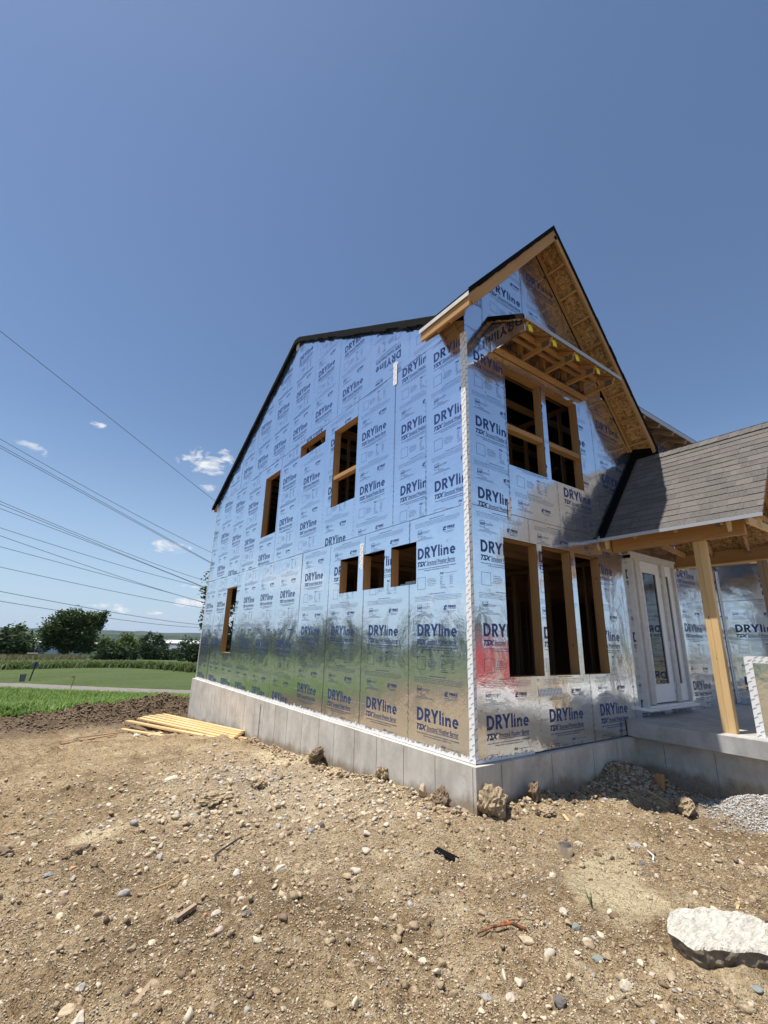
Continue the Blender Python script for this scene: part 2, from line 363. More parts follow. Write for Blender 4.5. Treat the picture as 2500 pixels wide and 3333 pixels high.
quads = quads[keep]
me = bpy.data.meshes.new('ground'); me.vertices.add(len(co)); me.vertices.foreach_set('co', co.ravel())
me.loops.add(quads.size); me.loops.foreach_set('vertex_index', quads.ravel().astype(np.int32))
me.polygons.add(len(quads)); me.polygons.foreach_set('loop_start', np.arange(0, quads.size, 4, dtype=np.int32))
me.polygons.foreach_set('use_smooth', [True]*len(quads)); me.update(calc_edges=True)

mt, nt, b = mat('dirt_and_grass', (.3, .22, .13), .95, 0, .15)
co_ = geoco(nt); s = nt.nodes.new('ShaderNodeSeparateXYZ'); nt.links.new(co_, s.inputs[0])
def spot(x, y, rx, ry):
    a = MATH(nt, 'DIVIDE', MATH(nt, 'SUBTRACT', s.outputs[0], x), rx); c_ = MATH(nt, 'DIVIDE', MATH(nt, 'SUBTRACT', s.outputs[1], y), ry)
    return MATH(nt, 'EXPONENT', MATH(nt, 'MULTIPLY', MATH(nt, 'ADD', MATH(nt, 'MULTIPLY', a, a), MATH(nt, 'MULTIPLY', c_, c_)), -1.0))
nA = noise(nt, co_, 1.3, 5, .62, .4); nB = noise(nt, co_, 9, 6, .7); nC = noise(nt, co_, 55, 4, .75); nD = noise(nt, co_, 150, 2, .6)
TAN = (.51, .365, .20); BRN = (.29, .185, .09); PALE = (.68, .53, .325)
dirt = ramp(nt, nA, [(.30, BRN), (.46, (.40, .28, .148)), (.62, TAN)])
dirt = mixc(nt, .42, dirt, ramp(nt, nB, [(.34, (.13, .088, .05)), (.5, (.45, .32, .175)), (.66, PALE)]))
dirt = mixc(nt, .60, dirt, ramp(nt, nC, [(.38, (.075, .05, .03)), (.48, (.35, .25, .145)), (.60, (.68, .55, .38))]))
dirt = mixc(nt, .25, dirt, ramp(nt, nD, [(.35, (.12, .085, .05)), (.65, (.55, .45, .3))]))
# lumpy crumbs of soil
vc = nt.nodes.new('ShaderNodeTexVoronoi'); vc.inputs['Scale'].default_value = 75; vc.inputs['Randomness'].default_value = 1; nt.links.new(mixc(nt, .04, co_, noise(nt, co_, 40, 3, .6, 0, 'Color')), vc.inputs['Vector'])
vcs = nt.nodes.new('ShaderNodeSeparateColor'); nt.links.new(vc.outputs['Color'], vcs.inputs[0])
crumb = MATH(nt, 'MULTIPLY', MATH(nt, 'SUBTRACT', .55, vc.outputs['Distance'], clamp=True), vcs.outputs[1])
dirt = mixc(nt, MATH(nt, 'MULTIPLY', vcs.outputs[0], .45), dirt, ramp(nt, vcs.outputs[2], [(.1, (.13, .09, .052)), (.5, (.40, .295, .18)), (.95, (.64, .53, .37))]))
# gravelly specks
vo = nt.nodes.new('ShaderNodeTexVoronoi'); vo.inputs['Scale'].default_value = 42; nt.links.new(co_, vo.inputs['Vector'])
vs = nt.nodes.new('ShaderNodeSeparateColor'); nt.links.new(vo.outputs['Color'], vs.inputs[0])
pick = MATH(nt, 'MULTIPLY', MATH(nt, 'GREATER_THAN', vs.outputs[0], .72), MATH(nt, 'LESS_THAN', vo.outputs['Distance'], .36))
dirt = mixc(nt, MATH(nt, 'MULTIPLY', pick, .8), dirt, ramp(nt, vs.outputs[1], [(0, (.20, .20, .21)), (.4, (.42, .38, .32)), (1, (.66, .60, .50))]))
dirt = mixc(nt, .34, dirt, ramp(nt, noise(nt, co_, 26, 5, .8, .5), [(.42, (.10, .066, .036)), (.50, (.40, .29, .17)), (.58, (.70, .57, .39))]))  # dark crevices between pale lumps, put into the colour for contrast
pz = noise(nt, co_, .55, 5, .66, .8)
dirt = mixc(nt, .55, dirt, ramp(nt, pz, [(.37, (.30, .24, .19)), (.46, (.80, .77, .74)), (.54, (1.0, 1.0, 1.0))]), 'MULTIPLY')
pw = noise(nt, co_, 2.6, 5, .72, .6)
dirt = mixc(nt, MATH(nt, 'MULTIPLY', MATH(nt, 'MULTIPLY', MATH(nt, 'SUBTRACT', pw, .53), 7.0, clamp=True), .60), dirt, (.66, .57, .41))
dirt = mixc(nt, MATH(nt, 'MULTIPLY', MATH(nt, 'MULTIPLY', MATH(nt, 'SUBTRACT', .43, pw), 8.0, clamp=True), .65), dirt, (.15, .098, .055))
dirt = mixc(nt, 1.0, dirt, (1.0, .965, .895), 'MULTIPLY')
# whitish rubble dust near the wall, dried mud pans, dark spoil
wh = MATH(nt, 'MULTIPLY', MATH(nt, 'ADD', spot(-1.3, 2.4, 1.3, 2.0), MATH(nt, 'MULTIPLY', spot(2.9, -1.7, .55, .8), .9)), MATH(nt, 'MULTIPLY', nB, 1.1), clamp=True)
dirt = mixc(nt, MATH(nt, 'MULTIPLY', wh, .6), dirt, (.60, .53, .42))
mud = MATH(nt, 'ADD', spot(-.50, -1.85, .42, .48), MATH(nt, 'ADD', spot(-2.12, -.12, .20, .13), MATH(nt, 'ADD', spot(-3.42, 1.72, .34, .26), MATH(nt, 'ADD', spot(-.5, 4.2, .5, 1.0), spot(.05, -1.5, .35, .25)))))
mudm = MATH(nt, 'MULTIPLY', MATH(nt, 'SUBTRACT', MATH(nt, 'ADD', mud, MATH(nt, 'MULTIPLY', nB, .55)), .72), 4.0, clamp=True)
cr_ = nt.nodes.new('ShaderNodeTexVoronoi'); cr_.feature = 'DISTANCE_TO_EDGE'; cr_.inputs['Scale'].default_value = 11
nt.links.new(mixc(nt, .06, co_, noise(nt, co_, 9, 3, .6, 0, 'Color')), cr_.inputs['Vector'])
crack = MATH(nt, 'LESS_THAN', cr_.outputs['Distance'], .022)
mudc = mixc(nt, MATH(nt, 'MULTIPLY', nC, .22), mixc(nt, MATH(nt, 'MULTIPLY', crack, .75), (.66, .55, .35), (.20, .14, .08)), (.38, .29, .17))
dirt = mixc(nt, MATH(nt, 'MULTIPLY', mudm, .9), dirt, mudc)
damp = MATH(nt, 'ADD', spot(-3.3, -.55, .45, .25), MATH(nt, 'ADD', spot(-.95, -1.45, .35, .14), MATH(nt, 'ADD', spot(-2.9, -1.3, .3, .2), spot(-2.5, -.3, .5, .3))))
dirt = mixc(nt, MATH(nt, 'MULTIPLY', MATH(nt, 'MULTIPLY', damp, nB), .8, clamp=True), dirt, (.13, .085, .045))
bermm = MATH(nt, 'MULTIPLY', MATH(nt, 'SUBTRACT', MATH(nt, 'ADD', s.outputs[1], MATH(nt, 'MULTIPLY', nA, 4.0)), 12.0), .45, clamp=True)
dirt = mixc(nt, MATH(nt, 'MULTIPLY', bermm, .85), dirt, ramp(nt, nB, [(.3, (.075, .052, .034)), (.7, (.19, .135, .09))]))
# grass beyond
gx = MATH(nt, 'MULTIPLY', MATH(nt, 'MAXIMUM', MATH(nt, 'SUBTRACT', -5.5, s.outputs[0]), 0.0), .35)
lim = MATH(nt, 'ADD', gx, 16.4)
gm_ = MATH(nt, 'MULTIPLY', MATH(nt, 'SUBTRACT', MATH(nt, 'ADD', s.outputs[1], MATH(nt, 'MULTIPLY', noise(nt, co_, .8, 4), 1.6)), lim), 1.3, clamp=True)
gback = MATH(nt, 'MULTIPLY', MATH(nt, 'SUBTRACT', -34.0, s.outputs[1]), .4, clamp=True)
gleft = MATH(nt, 'MULTIPLY', MATH(nt, 'SUBTRACT', -30.0, s.outputs[0]), .3, clamp=True)
gmask = MATH(nt, 'MAXIMUM', gm_, MATH(nt, 'MAXIMUM', gback, gleft))
lw = noise(nt, mapping(nt, co_, (.12, .5, .3)), 1.0, 4, .6, .6); lf = noise(nt, co_, 4.5, 5, .7)
grass = ramp(nt, lw, [(.3, (.062, .080, .028)), (.55, (.090, .112, .040)), (.75, (.130, .145, .060))])
grass = mixc(nt, MATH(nt, 'MULTIPLY', MATH(nt, 'MULTIPLY', MATH(nt, 'SUBTRACT', noise(nt, mapping(nt, co_, (.35, 1.3, 1), rot=(0, 0, .25)), 1.0, 6, .75, 1.0), .5), 6.0, clamp=True), .5), grass, (.15, .15, .062))
grass = mixc(nt, .4, grass, ramp(nt, lf, [(.3, (.035, .075, .018)), (.7, (.13, .20, .07))]))
far_ = MATH(nt, 'MULTIPLY', MATH(nt, 'SUBTRACT', s.outputs[1], 70.0), .02, clamp=True)
grass = mixc(nt, far_, grass, ramp(nt, noise(nt, co_, .03, 5, .7), [(.35, (.014, .028, .011)), (.58, (.026, .048, .018)), (.75, (.06, .075, .035))]))
nt.links.new(mixc(nt, gmask, dirt, grass), b.inputs['Base Color'])
hh = MATH(nt, 'ADD', MATH(nt, 'MULTIPLY', nC, .5), MATH(nt, 'ADD', MATH(nt, 'MULTIPLY', nB, 1.0), MATH(nt, 'ADD', MATH(nt, 'ADD', MATH(nt, 'MULTIPLY', nD, .3), MATH(nt, 'MULTIPLY', crumb, .9)), MATH(nt, 'MULTIPLY', pick, .14))))
bump(nt, b, hh, 1.0, .045)
me.materials.append(mt)
link('ground', me, kind='structure')

def gz(x, y): return float(ground_z(x, y))

# path
mt, nt, b = mat('path_asphalt', (.27, .245, .22), .95)
nt.links.new(ramp(nt, noise(nt, geoco(nt), 3, 5, .7), [(.3, (.15, .13, .115)), (.7, (.24, .215, .19))]), b.inputs['Base Color']); M['path'] = mt
pa = []
for t in np.linspace(0, 1, 50):
    x = -30 + 50*t
    y = 30.6 + (-1.12*(x+6) if x > -6 else -.25*(x+6)) + (0 if x < -6 else .012*(x+6)**2)
    pa.append((x, y))
mb = MB(); 
for i in range(len(pa)-1):
    def off(j, sgn):
        a = pa[max(j-1, 0)]; c_ = pa[min(j+1, len(pa)-1)]; dx, dy = c_[0]-a[0], c_[1]-a[1]; l_ = math.hypot(dx, dy)
        x, y = pa[j][0]-dy/l_*1.2*sgn, pa[j][1]+dx/l_*1.2*sgn; return (x, y, gz(x, y)+.05)
    mb.face([off(i, -1), off(i+1, -1), off(i+1, 1), off(i, 1)])
mb.build('path', 'path', kind='structure')

# concrete street far behind the camera and the ring of hills
mb = MB(); mb.box(-80, 120, -31, -23, -.62, -.545); mb.build('road', 'slab', kind='structure')
mt, nt, b = mat('wooded_hill', (.03, .05, .03), .95)
c = ramp(nt, noise(nt, geoco(nt), .012, 7, .75), [(.42, (.012, .026, .012)), (.56, (.026, .050, .022)), (.70, (.10, .11, .08))])
nt.links.new(c, b.inputs['Base Color']); M['hill'] = mt
def ridge(name, r0, zb, zt, amp, seed, jag):
    mb = MB(); n = 900
    az_ = np.linspace(-math.pi, math.pi, n+1)
    k = az_*r0/120
    top = zt + amp*(vnoise(az_*6+50, az_*0+3.3, seed)-.5)*2 + jag*(vnoise(k+900, k*0+1.7, seed+1)-.5)*2 + jag*.6*(vnoise(k*3.3+900, k*0+2.7, seed+2)-.5)*2
    for i in range(n):
        A = [(math.sin(a)*r_, math.cos(a)*r_) for a in (az_[i], az_[i+1]) for r_ in (r0*.93, r0, r0*1.1)]
        t0, t1 = top[i], top[(i+1) if i < n-1 else 0]
        mb.face([(*A[0], zb), (*A[3], zb), (*A[4], t1), (*A[1], t0)]); mb.face([(*A[1], t0), (*A[4], t1), (*A[5], zb), (*A[2], zb)])
    mb.build(name, 'hill', kind='structure')
ridge('hills', 3300, -40, 19, 6, 31, 4.5)
ridge('hills', 1500, -40, -3.5, 3, 41, 2.2)

# ------------------------------------------------------------------ printed sheathing
def curve_tris(cu):
    o = bpy.data.objects.new('tmp', cu); COL.objects.link(o)
    dg = bpy.context.evaluated_depsgraph_get(); me = o.evaluated_get(dg).to_mesh(); me.calc_loop_triangles()
    co = np.empty(len(me.vertices)*3, np.float32); me.vertices.foreach_get('co', co); co = co.reshape(-1, 3)[:, :2]
    ti = np.empty(len(me.loop_triangles)*3, np.int32); me.loop_triangles.foreach_get('vertices', ti)
    t = co[ti].reshape(-1, 3, 2).astype(float)
    o.evaluated_get(dg).to_mesh_clear(); bpy.data.objects.remove(o); bpy.data.curves.remove(cu)
    return t
def text(body, box, bold=0.0, shear=0.0, res=2, fit=True):
    cu = bpy.data.curves.new('txt', 'FONT'); cu.body = body; cu.resolution_u = res; cu.offset = bold; cu.shear = shear; cu.fill_mode = 'FRONT'
    t = curve_tris(cu)
    lo = t.reshape(-1, 2).min(0); hi = t.reshape(-1, 2).max(0); x0, y0, x1, y1 = box
    k = np.array([(x1-x0)/(hi[0]-lo[0]), (y1-y0)/(hi[1]-lo[1])])
    return (t-lo)*k+[x0, y0]
def poly(loops, ox=0, oy=0):
    cu = bpy.data.curves.new('gl', 'CURVE'); cu.dimensions = '2D'; cu.fill_mode = 'BOTH'
    for lp in loops:
        sp = cu.splines.new('POLY'); sp.points.add(len(lp)-1)
        for p, q in zip(sp.points, lp): p.co = (q[0]+ox, q[1]+oy, 0, 1)
        sp.use_cyclic_u = True
    return curve_tris(cu)
def rect(x0, y0, x1, y1): return np.array([[(x0, y0), (x1, y0), (x1, y1)], [(x0, y0), (x1, y1), (x0, y1)]], float)
def frame_(x0, y0, x1, y1, w): return np.concatenate([rect(x0, y0, x1, y0+w), rect(x0, y1-w, x1, y1), rect(x0, y0+w, x0+w, y1-w), rect(x1-w, y0+w, x1, y1-w)])
def arc(cx, cy, rx, ry, a0, a1, n=10): return [(cx+rx*math.cos(R(a0+(a1-a0)*i/n)), cy+ry*math.sin(R(a0+(a1-a0)*i/n))) for i in range(n+1)]
def logo():
    g = []
    g.append(poly([[(0, 0)]+arc(.055, .081, .079, .081, -90, 90)+[(0, .162)], [(.037, .034)]+arc(.055, .081, .042, .047, -90, 90)+[(.037, .128)]]))
    g.append(poly([[(0, 0), (.037, 0), (.037, .062), (.042, .062), (.079, 0), (.123, 0), (.079, .068)]+arc(.062, .115, .048, .047, -60, 90)+[(0, .162)], [(.037, .093)]+arc(.055, .112, .018, .019, -90, 90)+[(.037, .131)]], .155))
    g.append(poly([[(0, .162), (.043, .162), (.073, .105), (.104, .162), (.147, .162), (.092, .064), (.092, 0), (.055, 0), (.055, .064)]], .277))
    g.append(rect(.437, 0, .469, .162)); g.append(rect(.489, 0, .520, .104))
    g.append(poly([[(.010, .113), (.019, .113), (.027, .122), (.026, .132), (.022, .142), (.024, .162), (.013, .148), (.004, .135), (.002, .124)]], .488))
    g.append(poly([[(0, 0), (0, .102), (.032, .102), (.032, .090), (.048, .104), (.070, .105), (.090, .095), (.100, .072), (.100, 0), (.067, 0), (.067, .058), (.060, .072), (.048, .074), (.037, .066), (.033, .050), (.033, 0)]], .544))
    out = arc(.053, .0505, .052, .054, -8, 318, 26) ; inn = arc(.053, .0505, .023, .026, 312, 195, 8)
    g.append(poly([[(.105, .040)]+arc(.053, .0505, .052, .054, 0, 318, 26)+inn+[(.030, .040)], [(.031, .062), (.075, .062)]+arc(.053, .0505, .022, .025, 27, 153, 8)], .669))
    g.append(text('®', (.785, .135, .800, .152), res=1))
    return np.concatenate(g)
def make_tile(full):
    B = []
    def add(t): B.append(t)
    add(logo())
    add(text('TSX', (-.006, -.110, .196, -.037), .046, .35, 2)); add(text('Structural Weather Barrier', (.200, -.098, .772, -.038), .009, .2, 1 if not full else 2))
    add(rect(.190, -.1115, .772, -.1045))
    if full:
        add(text('WALL BRACING | WATER-RESISTIVE BARRIER | AIR BARRIER', (0, -.158, .780, -.139), .02, 0, 1)); add(text('STRUCTURAL SHEATHING | DRAFT STOP', (.134, -.185, .648, -.166), .02, 0, 1))
    else:
        x = 0
        for w in (.06, .10, .03, .20, .10, .03, .04, .10): add(rect(x, -.156, x+w-.012, -.142)); x += w+.015
        for x0, x1 in ((.134, .28), (.29, .44), (.46, .54), (.55, .648)): add(rect(x0, -.183, x1, -.169))
    add(text('DrJ', (.469, -.264, .545, -.225), .05, .3, 1)); add(frame_(-.003, -.431, .172, -.264, .0045))
    if full:
        T = [('Technical Evaluation Reports', .557, .800, -.252), ('SCAN to Access', .222, .360, -.305), ('the Technical Evaluation', .222, .394, -.330), ('Reports, Product Details,', .222, .394, -.352), ('Installation Instructions,', .222, .390, -.374), ('Warranty, & More', .222, .355, -.396),
             ('DrJ Report', .653, .735, -.292), ('Grade', .476, .522, -.292)]
        for k, (a, c_) in enumerate((('Green', '1407-08'), ('Red', '1407-06'), ('Black', '1407-09'), ('Blue', '1407-07'), ('Draft Stop', '1407-10'))):
            T += [(a, .476, .476+.0095*len(a), -.314-.022*k), (c_, .658, .718, -.314-.022*k)]
        T += [('1/2 Hour Fire', .486, .570, -.424), ('Rated Assemblies', .476, .594, -.444), ('2411-103', .655, .722, -.444)]
        for body, x0, x1, y in T: add(text(body, (x0, y, x1, y+.0125), .015, 0, 1))
        add(text('MATERIAL HANDLING AND STORAGE', (.25, -.512, .565, -.499), .02, 0, 1))
        P = ["MANUFACTURER'S RECOMMENDATIONS: Store sheets in original bundles and keep off ground prior to use. Protect",
             "from water and standing moisture. Follow the installation guide and all local codes for proper fastening of panels",
             "and seams. Do not leave panels exposed for extended periods. Sheathing may be slippery when wet, handle and stack",
             "with care. See the complete instructions for limitations, storage, and warranty before starting the installation."]
        for k, body in enumerate(P): add(text(body, (-.062, -.541-.0185*k, .868-.04*(k == 3), -.530-.0185*k), .012, 0, 0))
        for body, x0, x1, y in (('NATIONAL SHELTER', .108, .268, -.682), ('PRODUCTS, INC.', .108, .240, -.700), ('CONVERTERS', .620, .766, -.7235)): add(text(body, (x0, y, x1, y+.012), .01, 0, 1))
        for x0, x1, y in ((.09, .18, -.747), (.068, .19, -.762), (-.005, .30, -.777), (-.04, .34, -.793), (.54, .755, -.748), (.597, .727, -.763)):
            x = x0
            while x < x1: w = random.uniform(.008, .03); add(rect(x, y, min(x+w, x1), y+.0055)); x += w+.005
    else:
        for y in (-.246,): add(rect(.557, y-.004, .70, y+.004)); add(rect(.71, y-.004, .80, y+.004))
        for k in range(5): add(rect(.222, -.302-.022*k, .36+.03*(k % 2), -.296-.022*k))
        for k in range(8): add(rect(.476, -.290-.022*k, .51+.012*(k*7 % 5), -.284-.022*k)); add(rect(.655, -.290-.022*k, .722, -.284-.022*k))
        add(rect(.25, -.511, .565, -.502))
        for k in range(4): add(rect(-.062, -.540-.0185*k, .868-.06*(k == 3), -.5335-.0185*k))
        add(rect(.108, -.682, .26, -.672)); add(rect(.108, -.698, .23, -.688)); add(rect(.07, -.755, .19, -.750)); add(rect(0, -.785, .3, -.779)); add(rect(.56, -.75, .74, -.744))
    add(frame_(.001, -.735, .096, -.642, .0055)); add(text('NSP', (.003, -.706, .094, -.665), .03, 0, 1))
    add(text('FIBRE', (.618, -.706, .767, -.671), .045, 0, 1))
    add(poly([[(.537, -.726), (.597, -.726), (.600, -.718), (.552, -.700), (.603, -.700), (.604, -.690), (.570, -.684), (.603, -.680), (.600, -.668), (.566, -.667), (.560, -.690), (.548, -.672), (.538, -.684), (.546, -.700), (.536, -.712)]]))
    return np.concatenate(B)
TILE_FULL, TILE_LITE = make_tile(True), make_tile(False)
def rot180(t): c_ = np.array([.39, -.30]); return 2*c_-t
def rot90(t): return np.stack([-t[..., 1], t[..., 0]], -1)

def clip(T, n, c_):
    """keep the part of the triangles where n.p <= c"""
    if len(T) == 0: return T
    d = T @ np.asarray(n, float)-c_; ins = d <= 1e-9; k = ins.sum(1)
    out = [T[k == 3]]
    for cnt in (1, 2):
        sel = k == cnt
        if not sel.any(): continue
        t = T[sel]; dd = d[sel]; im = ins[sel]
        lone = np.argmax(im if cnt == 1 else ~im, 1); r = np.arange(len(t))
        a, b_, c2 = t[r, lone], t[r, (lone+1) % 3], t[r, (lone+2) % 3]
        da, db, dc = dd[r, lone], dd[r, (lone+1) % 3], dd[r, (lone+2) % 3]
        pab = a+(b_-a)*(da/(da-db))[:, None]; pac = a+(c2-a)*(da/(da-dc))[:, None]
        if cnt == 1: out.append(np.stack([a, pab, pac], 1))
        else: out += [np.stack([pab, b_, c2], 1), np.stack([pab, c2, pac], 1)]
    return np.concatenate(out)
def in_box(T, x0, y0, x1, y1):
    mn = T.min(1); mx = T.max(1)
    T = T[(mx[:, 0] > x0) & (mn[:, 0] < x1) & (mx[:, 1] > y0) & (mn[:, 1] < y1)]
    for n, c_ in (((1, 0), x1), ((-1, 0), -x0), ((0, 1), y1), ((0, -1), -y0)): T = clip(T, n, c_)
    return T
def cells(u0, v0, u1, v1, holes):
    hs = [h for h in holes if h[0] < u1 and h[2] > u0 and h[1] < v1 and h[3] > v0]
    us = sorted({u0, u1, *[min(max(h[0], u0), u1) for h in hs], *[min(max(h[2], u0), u1) for h in hs]})
    out = []
    for a, b_ in zip(us, us[1:]):
        if b_-a < 1e-4: continue
        iv = sorted((max(h[1], v0), min(h[3], v1)) for h in hs if h[0] < (a+b_)/2 < h[2]); z = v0
        for p, q in iv:
            if p > z+1e-4: out.append((a, z, b_, p))
            z = max(z, q)
        if z < v1-1e-4: out.append((a, z, b_, v1))
    return out
def sheet(parent, to3, u0, u1, v0, v1, uD, vb, holes=(), planes=(), inv=False, full=True, off=.004, extra=None, label=None, studs=True):
    """one sheet: foil face, kraft back and its printing, cut round the openings. u grows to the viewer's right."""
    g = .0022; cl = cells(u0+g, v0+g, u1-g, v1-g, holes)
    face = [];
    for c_ in cl: face.append(rect(*c_))
    if not face: return
    face = np.concatenate(face)
    for n, c_ in planes: face = clip(face, n, c_)
    if len(face) == 0: return
    tile = TILE_FULL if full else TILE_LITE
    if inv: tile = rot180(tile)
    pr = []
    if uD is not None:
        k0 = int(math.floor((v0-vb-.3)/1.0668)); k1 = int(math.ceil((v1-vb+1.0)/1.0668))
        for k in range(k0, k1+1): pr.append(tile+[uD, vb+k*1.0668])
    if extra is not None: pr.append(extra)
    st = []
    if studs:
        for us_, step in ((u0+.013, .085), (u1-.013, .085), (u0+.406, .16), (u0+.813, .16)):
            if u0 < us_ < u1:
                v_ = v0+random.random()*.08
                while v_ < v1: st.append(rect(us_-.0028+random.uniform(-.004, .004), v_, us_+.0028+random.uniform(-.003, .003), v_+.030)); v_ += step*random.uniform(.85, 1.15)
    def cut(T):
        if not len(T): return T
        o = [in_box(T, *c_) for c_ in cl]; o = np.concatenate(o)
        for n, c_ in planes: o = clip(o, n, c_)
        return o
    P = cut(np.concatenate(pr)) if pr else np.zeros((0, 3, 2))
    ink = np.zeros(len(P), int)
    S = cut(np.concatenate(st)) if st else np.zeros((0, 3, 2))
    ta, tb, tc_ = random.uniform(-.005, .005), random.uniform(-.0022, .0022), random.uniform(0, .0012)
    uc, vc = (u0+u1)/2, (v0+v1)/2
    def lift(T, o):
        dep = off+o+tc_+ta*(T[..., 0]-uc)+tb*(T[..., 1]-vc); return to3(T[..., 0], T[..., 1], dep)
    tr = np.concatenate([lift(face, 0), lift(face, -.0035), lift(P, .0009), lift(S, .0016)])
    mi = np.concatenate([np.zeros(len(face)), np.full(len(face), 1), np.full(len(P), 2), np.full(len(S), 3)])
    pp = dict(label=label) if label else {}
    return tri_mesh('sheathing_sheet', tr, mi, ['foil', 'kraft', 'ink', 'staple'], parent, **pp)
side3 = lambda u, v, d: np.stack([-d, -u, v], -1)
front3 = lambda u, v, d: np.stack([u, -d, v], -1)
gar3 = lambda u, v, d: np.stack([7.93-d, -u, v], -1)

# ------------------------------------------------------------------ the house
house = empty('house_under_construction', (0, 0, 0))
thing(house, 'two-storey wood-framed house under construction, wrapped in silver-blue printed foil sheathing on a concrete foundation', 'house')
I_ = Matrix.Identity(4)
SIDE_H = [(-3.765, 3.84, -2.86, 5.515), (-7.56, 3.84, -6.58, 5.505), (-5.42, 5.435, -4.19, 5.735), (-3.255, 2.105, -2.64, 2.72), (-2.47, 2.11, -1.857, 2.716), (-1.68, 2.10, -1.062, 2.722), (-9.91, .87, -9.02, 2.69)]
FRONT_H = [(.65, .90, 1.375, 2.71), (1.49, .90, 2.205, 2.71), (2.325, .90, 3.02, 2.71), (.86, 3.83, 1.765, 5.46), (1.885, 3.83, 2.80, 5.47), (4.0, .30, 5.56, 2.83)]
RG = [((.52, 1), 12.2622), ((-.52, 1), 5.8978)]       # side gable: z <= 9.08 - .52|y-6.12|
RG = [((-.52, 1), 9.08+.52*6.12), ((.52, 1), 9.08-.52*6.12)]
side = MB()   # framing of the side wall
SY = [(.0, 12.19)]
def frame_wall(mb, to, L_, z0, z1, holes, depth=.14, top=None):
    """studs, plates, headers and sills of one storey; to(a,b0,b1,z0,z1) adds a box along the wall"""
    to(0, L_, z0, z0+.04); to(0, L_, z1-.08, z1)
    s_ = .02
    while s_ < L_:
        segs = [(z0+.04, z1-.08)]
        for a, c0, b_, c1 in holes:
            if a-.03 < s_ < b_+.03 and c0 < z1 and c1 > z0:
                ns = []
                for p, q in segs:
                    if c0-.04 > p: ns.append((p, min(q, c0-.04)))
                    if c1+.2 < q: ns.append((max(p, c1+.2), q))
                segs = ns
        for p, q in segs:
            if q-p > .05: to(s_-.019, s_+.019, p, q)
        s_ += .406
    for a, c0, b_, c1 in holes:
        if c0 < z0-.01 or c1 > z1+.01: continue
        lo = max(c0, z0+.04)
        to(a-.040, a-.001, lo-.04, min(c1+.2, z1-.08)); to(b_+.001, b_+.040, lo-.04, min(c1+.2, z1-.08))
        to(a-.001, b_+.001, c1, min(c1+.2, z1-.08)); 
        if c0 > z0+.06: to(a-.001, b_+.001, c0-.04, c0)
hs = [(-h[2], h[1], -h[0], h[3]) for h in SIDE_H]
def sd(a, b_, p, q): side.box(.006, .146, a, b_, p, q)
frame_wall(side, sd, 12.19, 0.02, 2.78, [h for h in hs if h[3] < 3])
frame_wall(side, sd, 12.19, 3.05, 5.80, [h for h in hs if h[1] > 3])
side.box(.006, .05, .0, 12.19, 2.78, 3.05)
y = .3
while y < 12.1:
    zt = 9.0-.52*abs(y-6.12)
    if zt > 5.9: side.box(.006, .10, y-.019, y+.019, 5.80, zt-.02)
    y += .406
side.box(.02, .135, 2.86, 3.77, 4.43, 4.51)
wall_side = side.build('gable_wall_frame', 'wood', house, label='long left gable wall, framing behind printed foil sheets')
front = MB()
def fd(a, b_, p, q): front.box(a, b_, .006, .146, p, q)
frame_wall(front, fd, 7.9, .02, 2.78, [h for h in FRONT_H if h[3] < 3])
frame_wall(front, fd, 7.9, 3.05, 5.80, [h for h in FRONT_H if h[1] > 3.3])
front.box(0.15, 7.9, .006, .05, 2.78, 3.05)
front.box(.86, 1.765, .02, .135, 4.43, 4.51); front.box(1.885, 2.80, .02, .135, 4.43, 4.51)
x = .3
while x < 3.5:
    zt = min(6.05+1.142*x, 10.5-1.226*x)-.1
    if zt > 5.85: front.box(x-.019, x+.019, .006, .10, 5.80, zt)
    x += .406
wall_front = front.build('front_wall_frame', 'wood', house, label='front wall, framing behind printed foil sheets')

# side wall sheets ---- lower row
P_ = 1.2192
for k in range(10):
    uL = -P_*(k+1)
    sheet(wall_side, side3, uL, uL+P_, 0, 3.067, uL+.19, .31 if k < 4 else .035, SIDE_H, full=k < 6)
edges = [0, .845, 1.655, 2.87, 4.09, 5.31, 6.53, 7.745, 8.97, 10.19, 11.41, 12.19]
vb2 = [3.38, 3.52, 3.83, 3.07, 3.61, 3.93, 3.21, 3.81, 3.06, 3.33, 3.60]
for k in range(11):
    uL = -edges[k+1]; uD = uL+.19 if k != 10 else -12.64+.19
    sheet(wall_side, side3, uL, -edges[k], 3.071, 5.828, uD, vb2[k], SIDE_H, RG, full=k < 5)
edges = [0, 1.27, 2.49, 3.71, 4.93, 6.14, 7.36, 8.58, 9.80, 11.02, 12.19]
for k in range(10):
    uL = -edges[k+1]
    sheet(wall_side, side3, uL, -edges[k], 5.832, 9.2, uL+.19, [5.44, 6.87, 6.20, 6.20, 6.19, 6.20, 6.18, 6.20, 6.18, 6.6][k], [], RG, inv=k in (1, 8), full=k < 4)
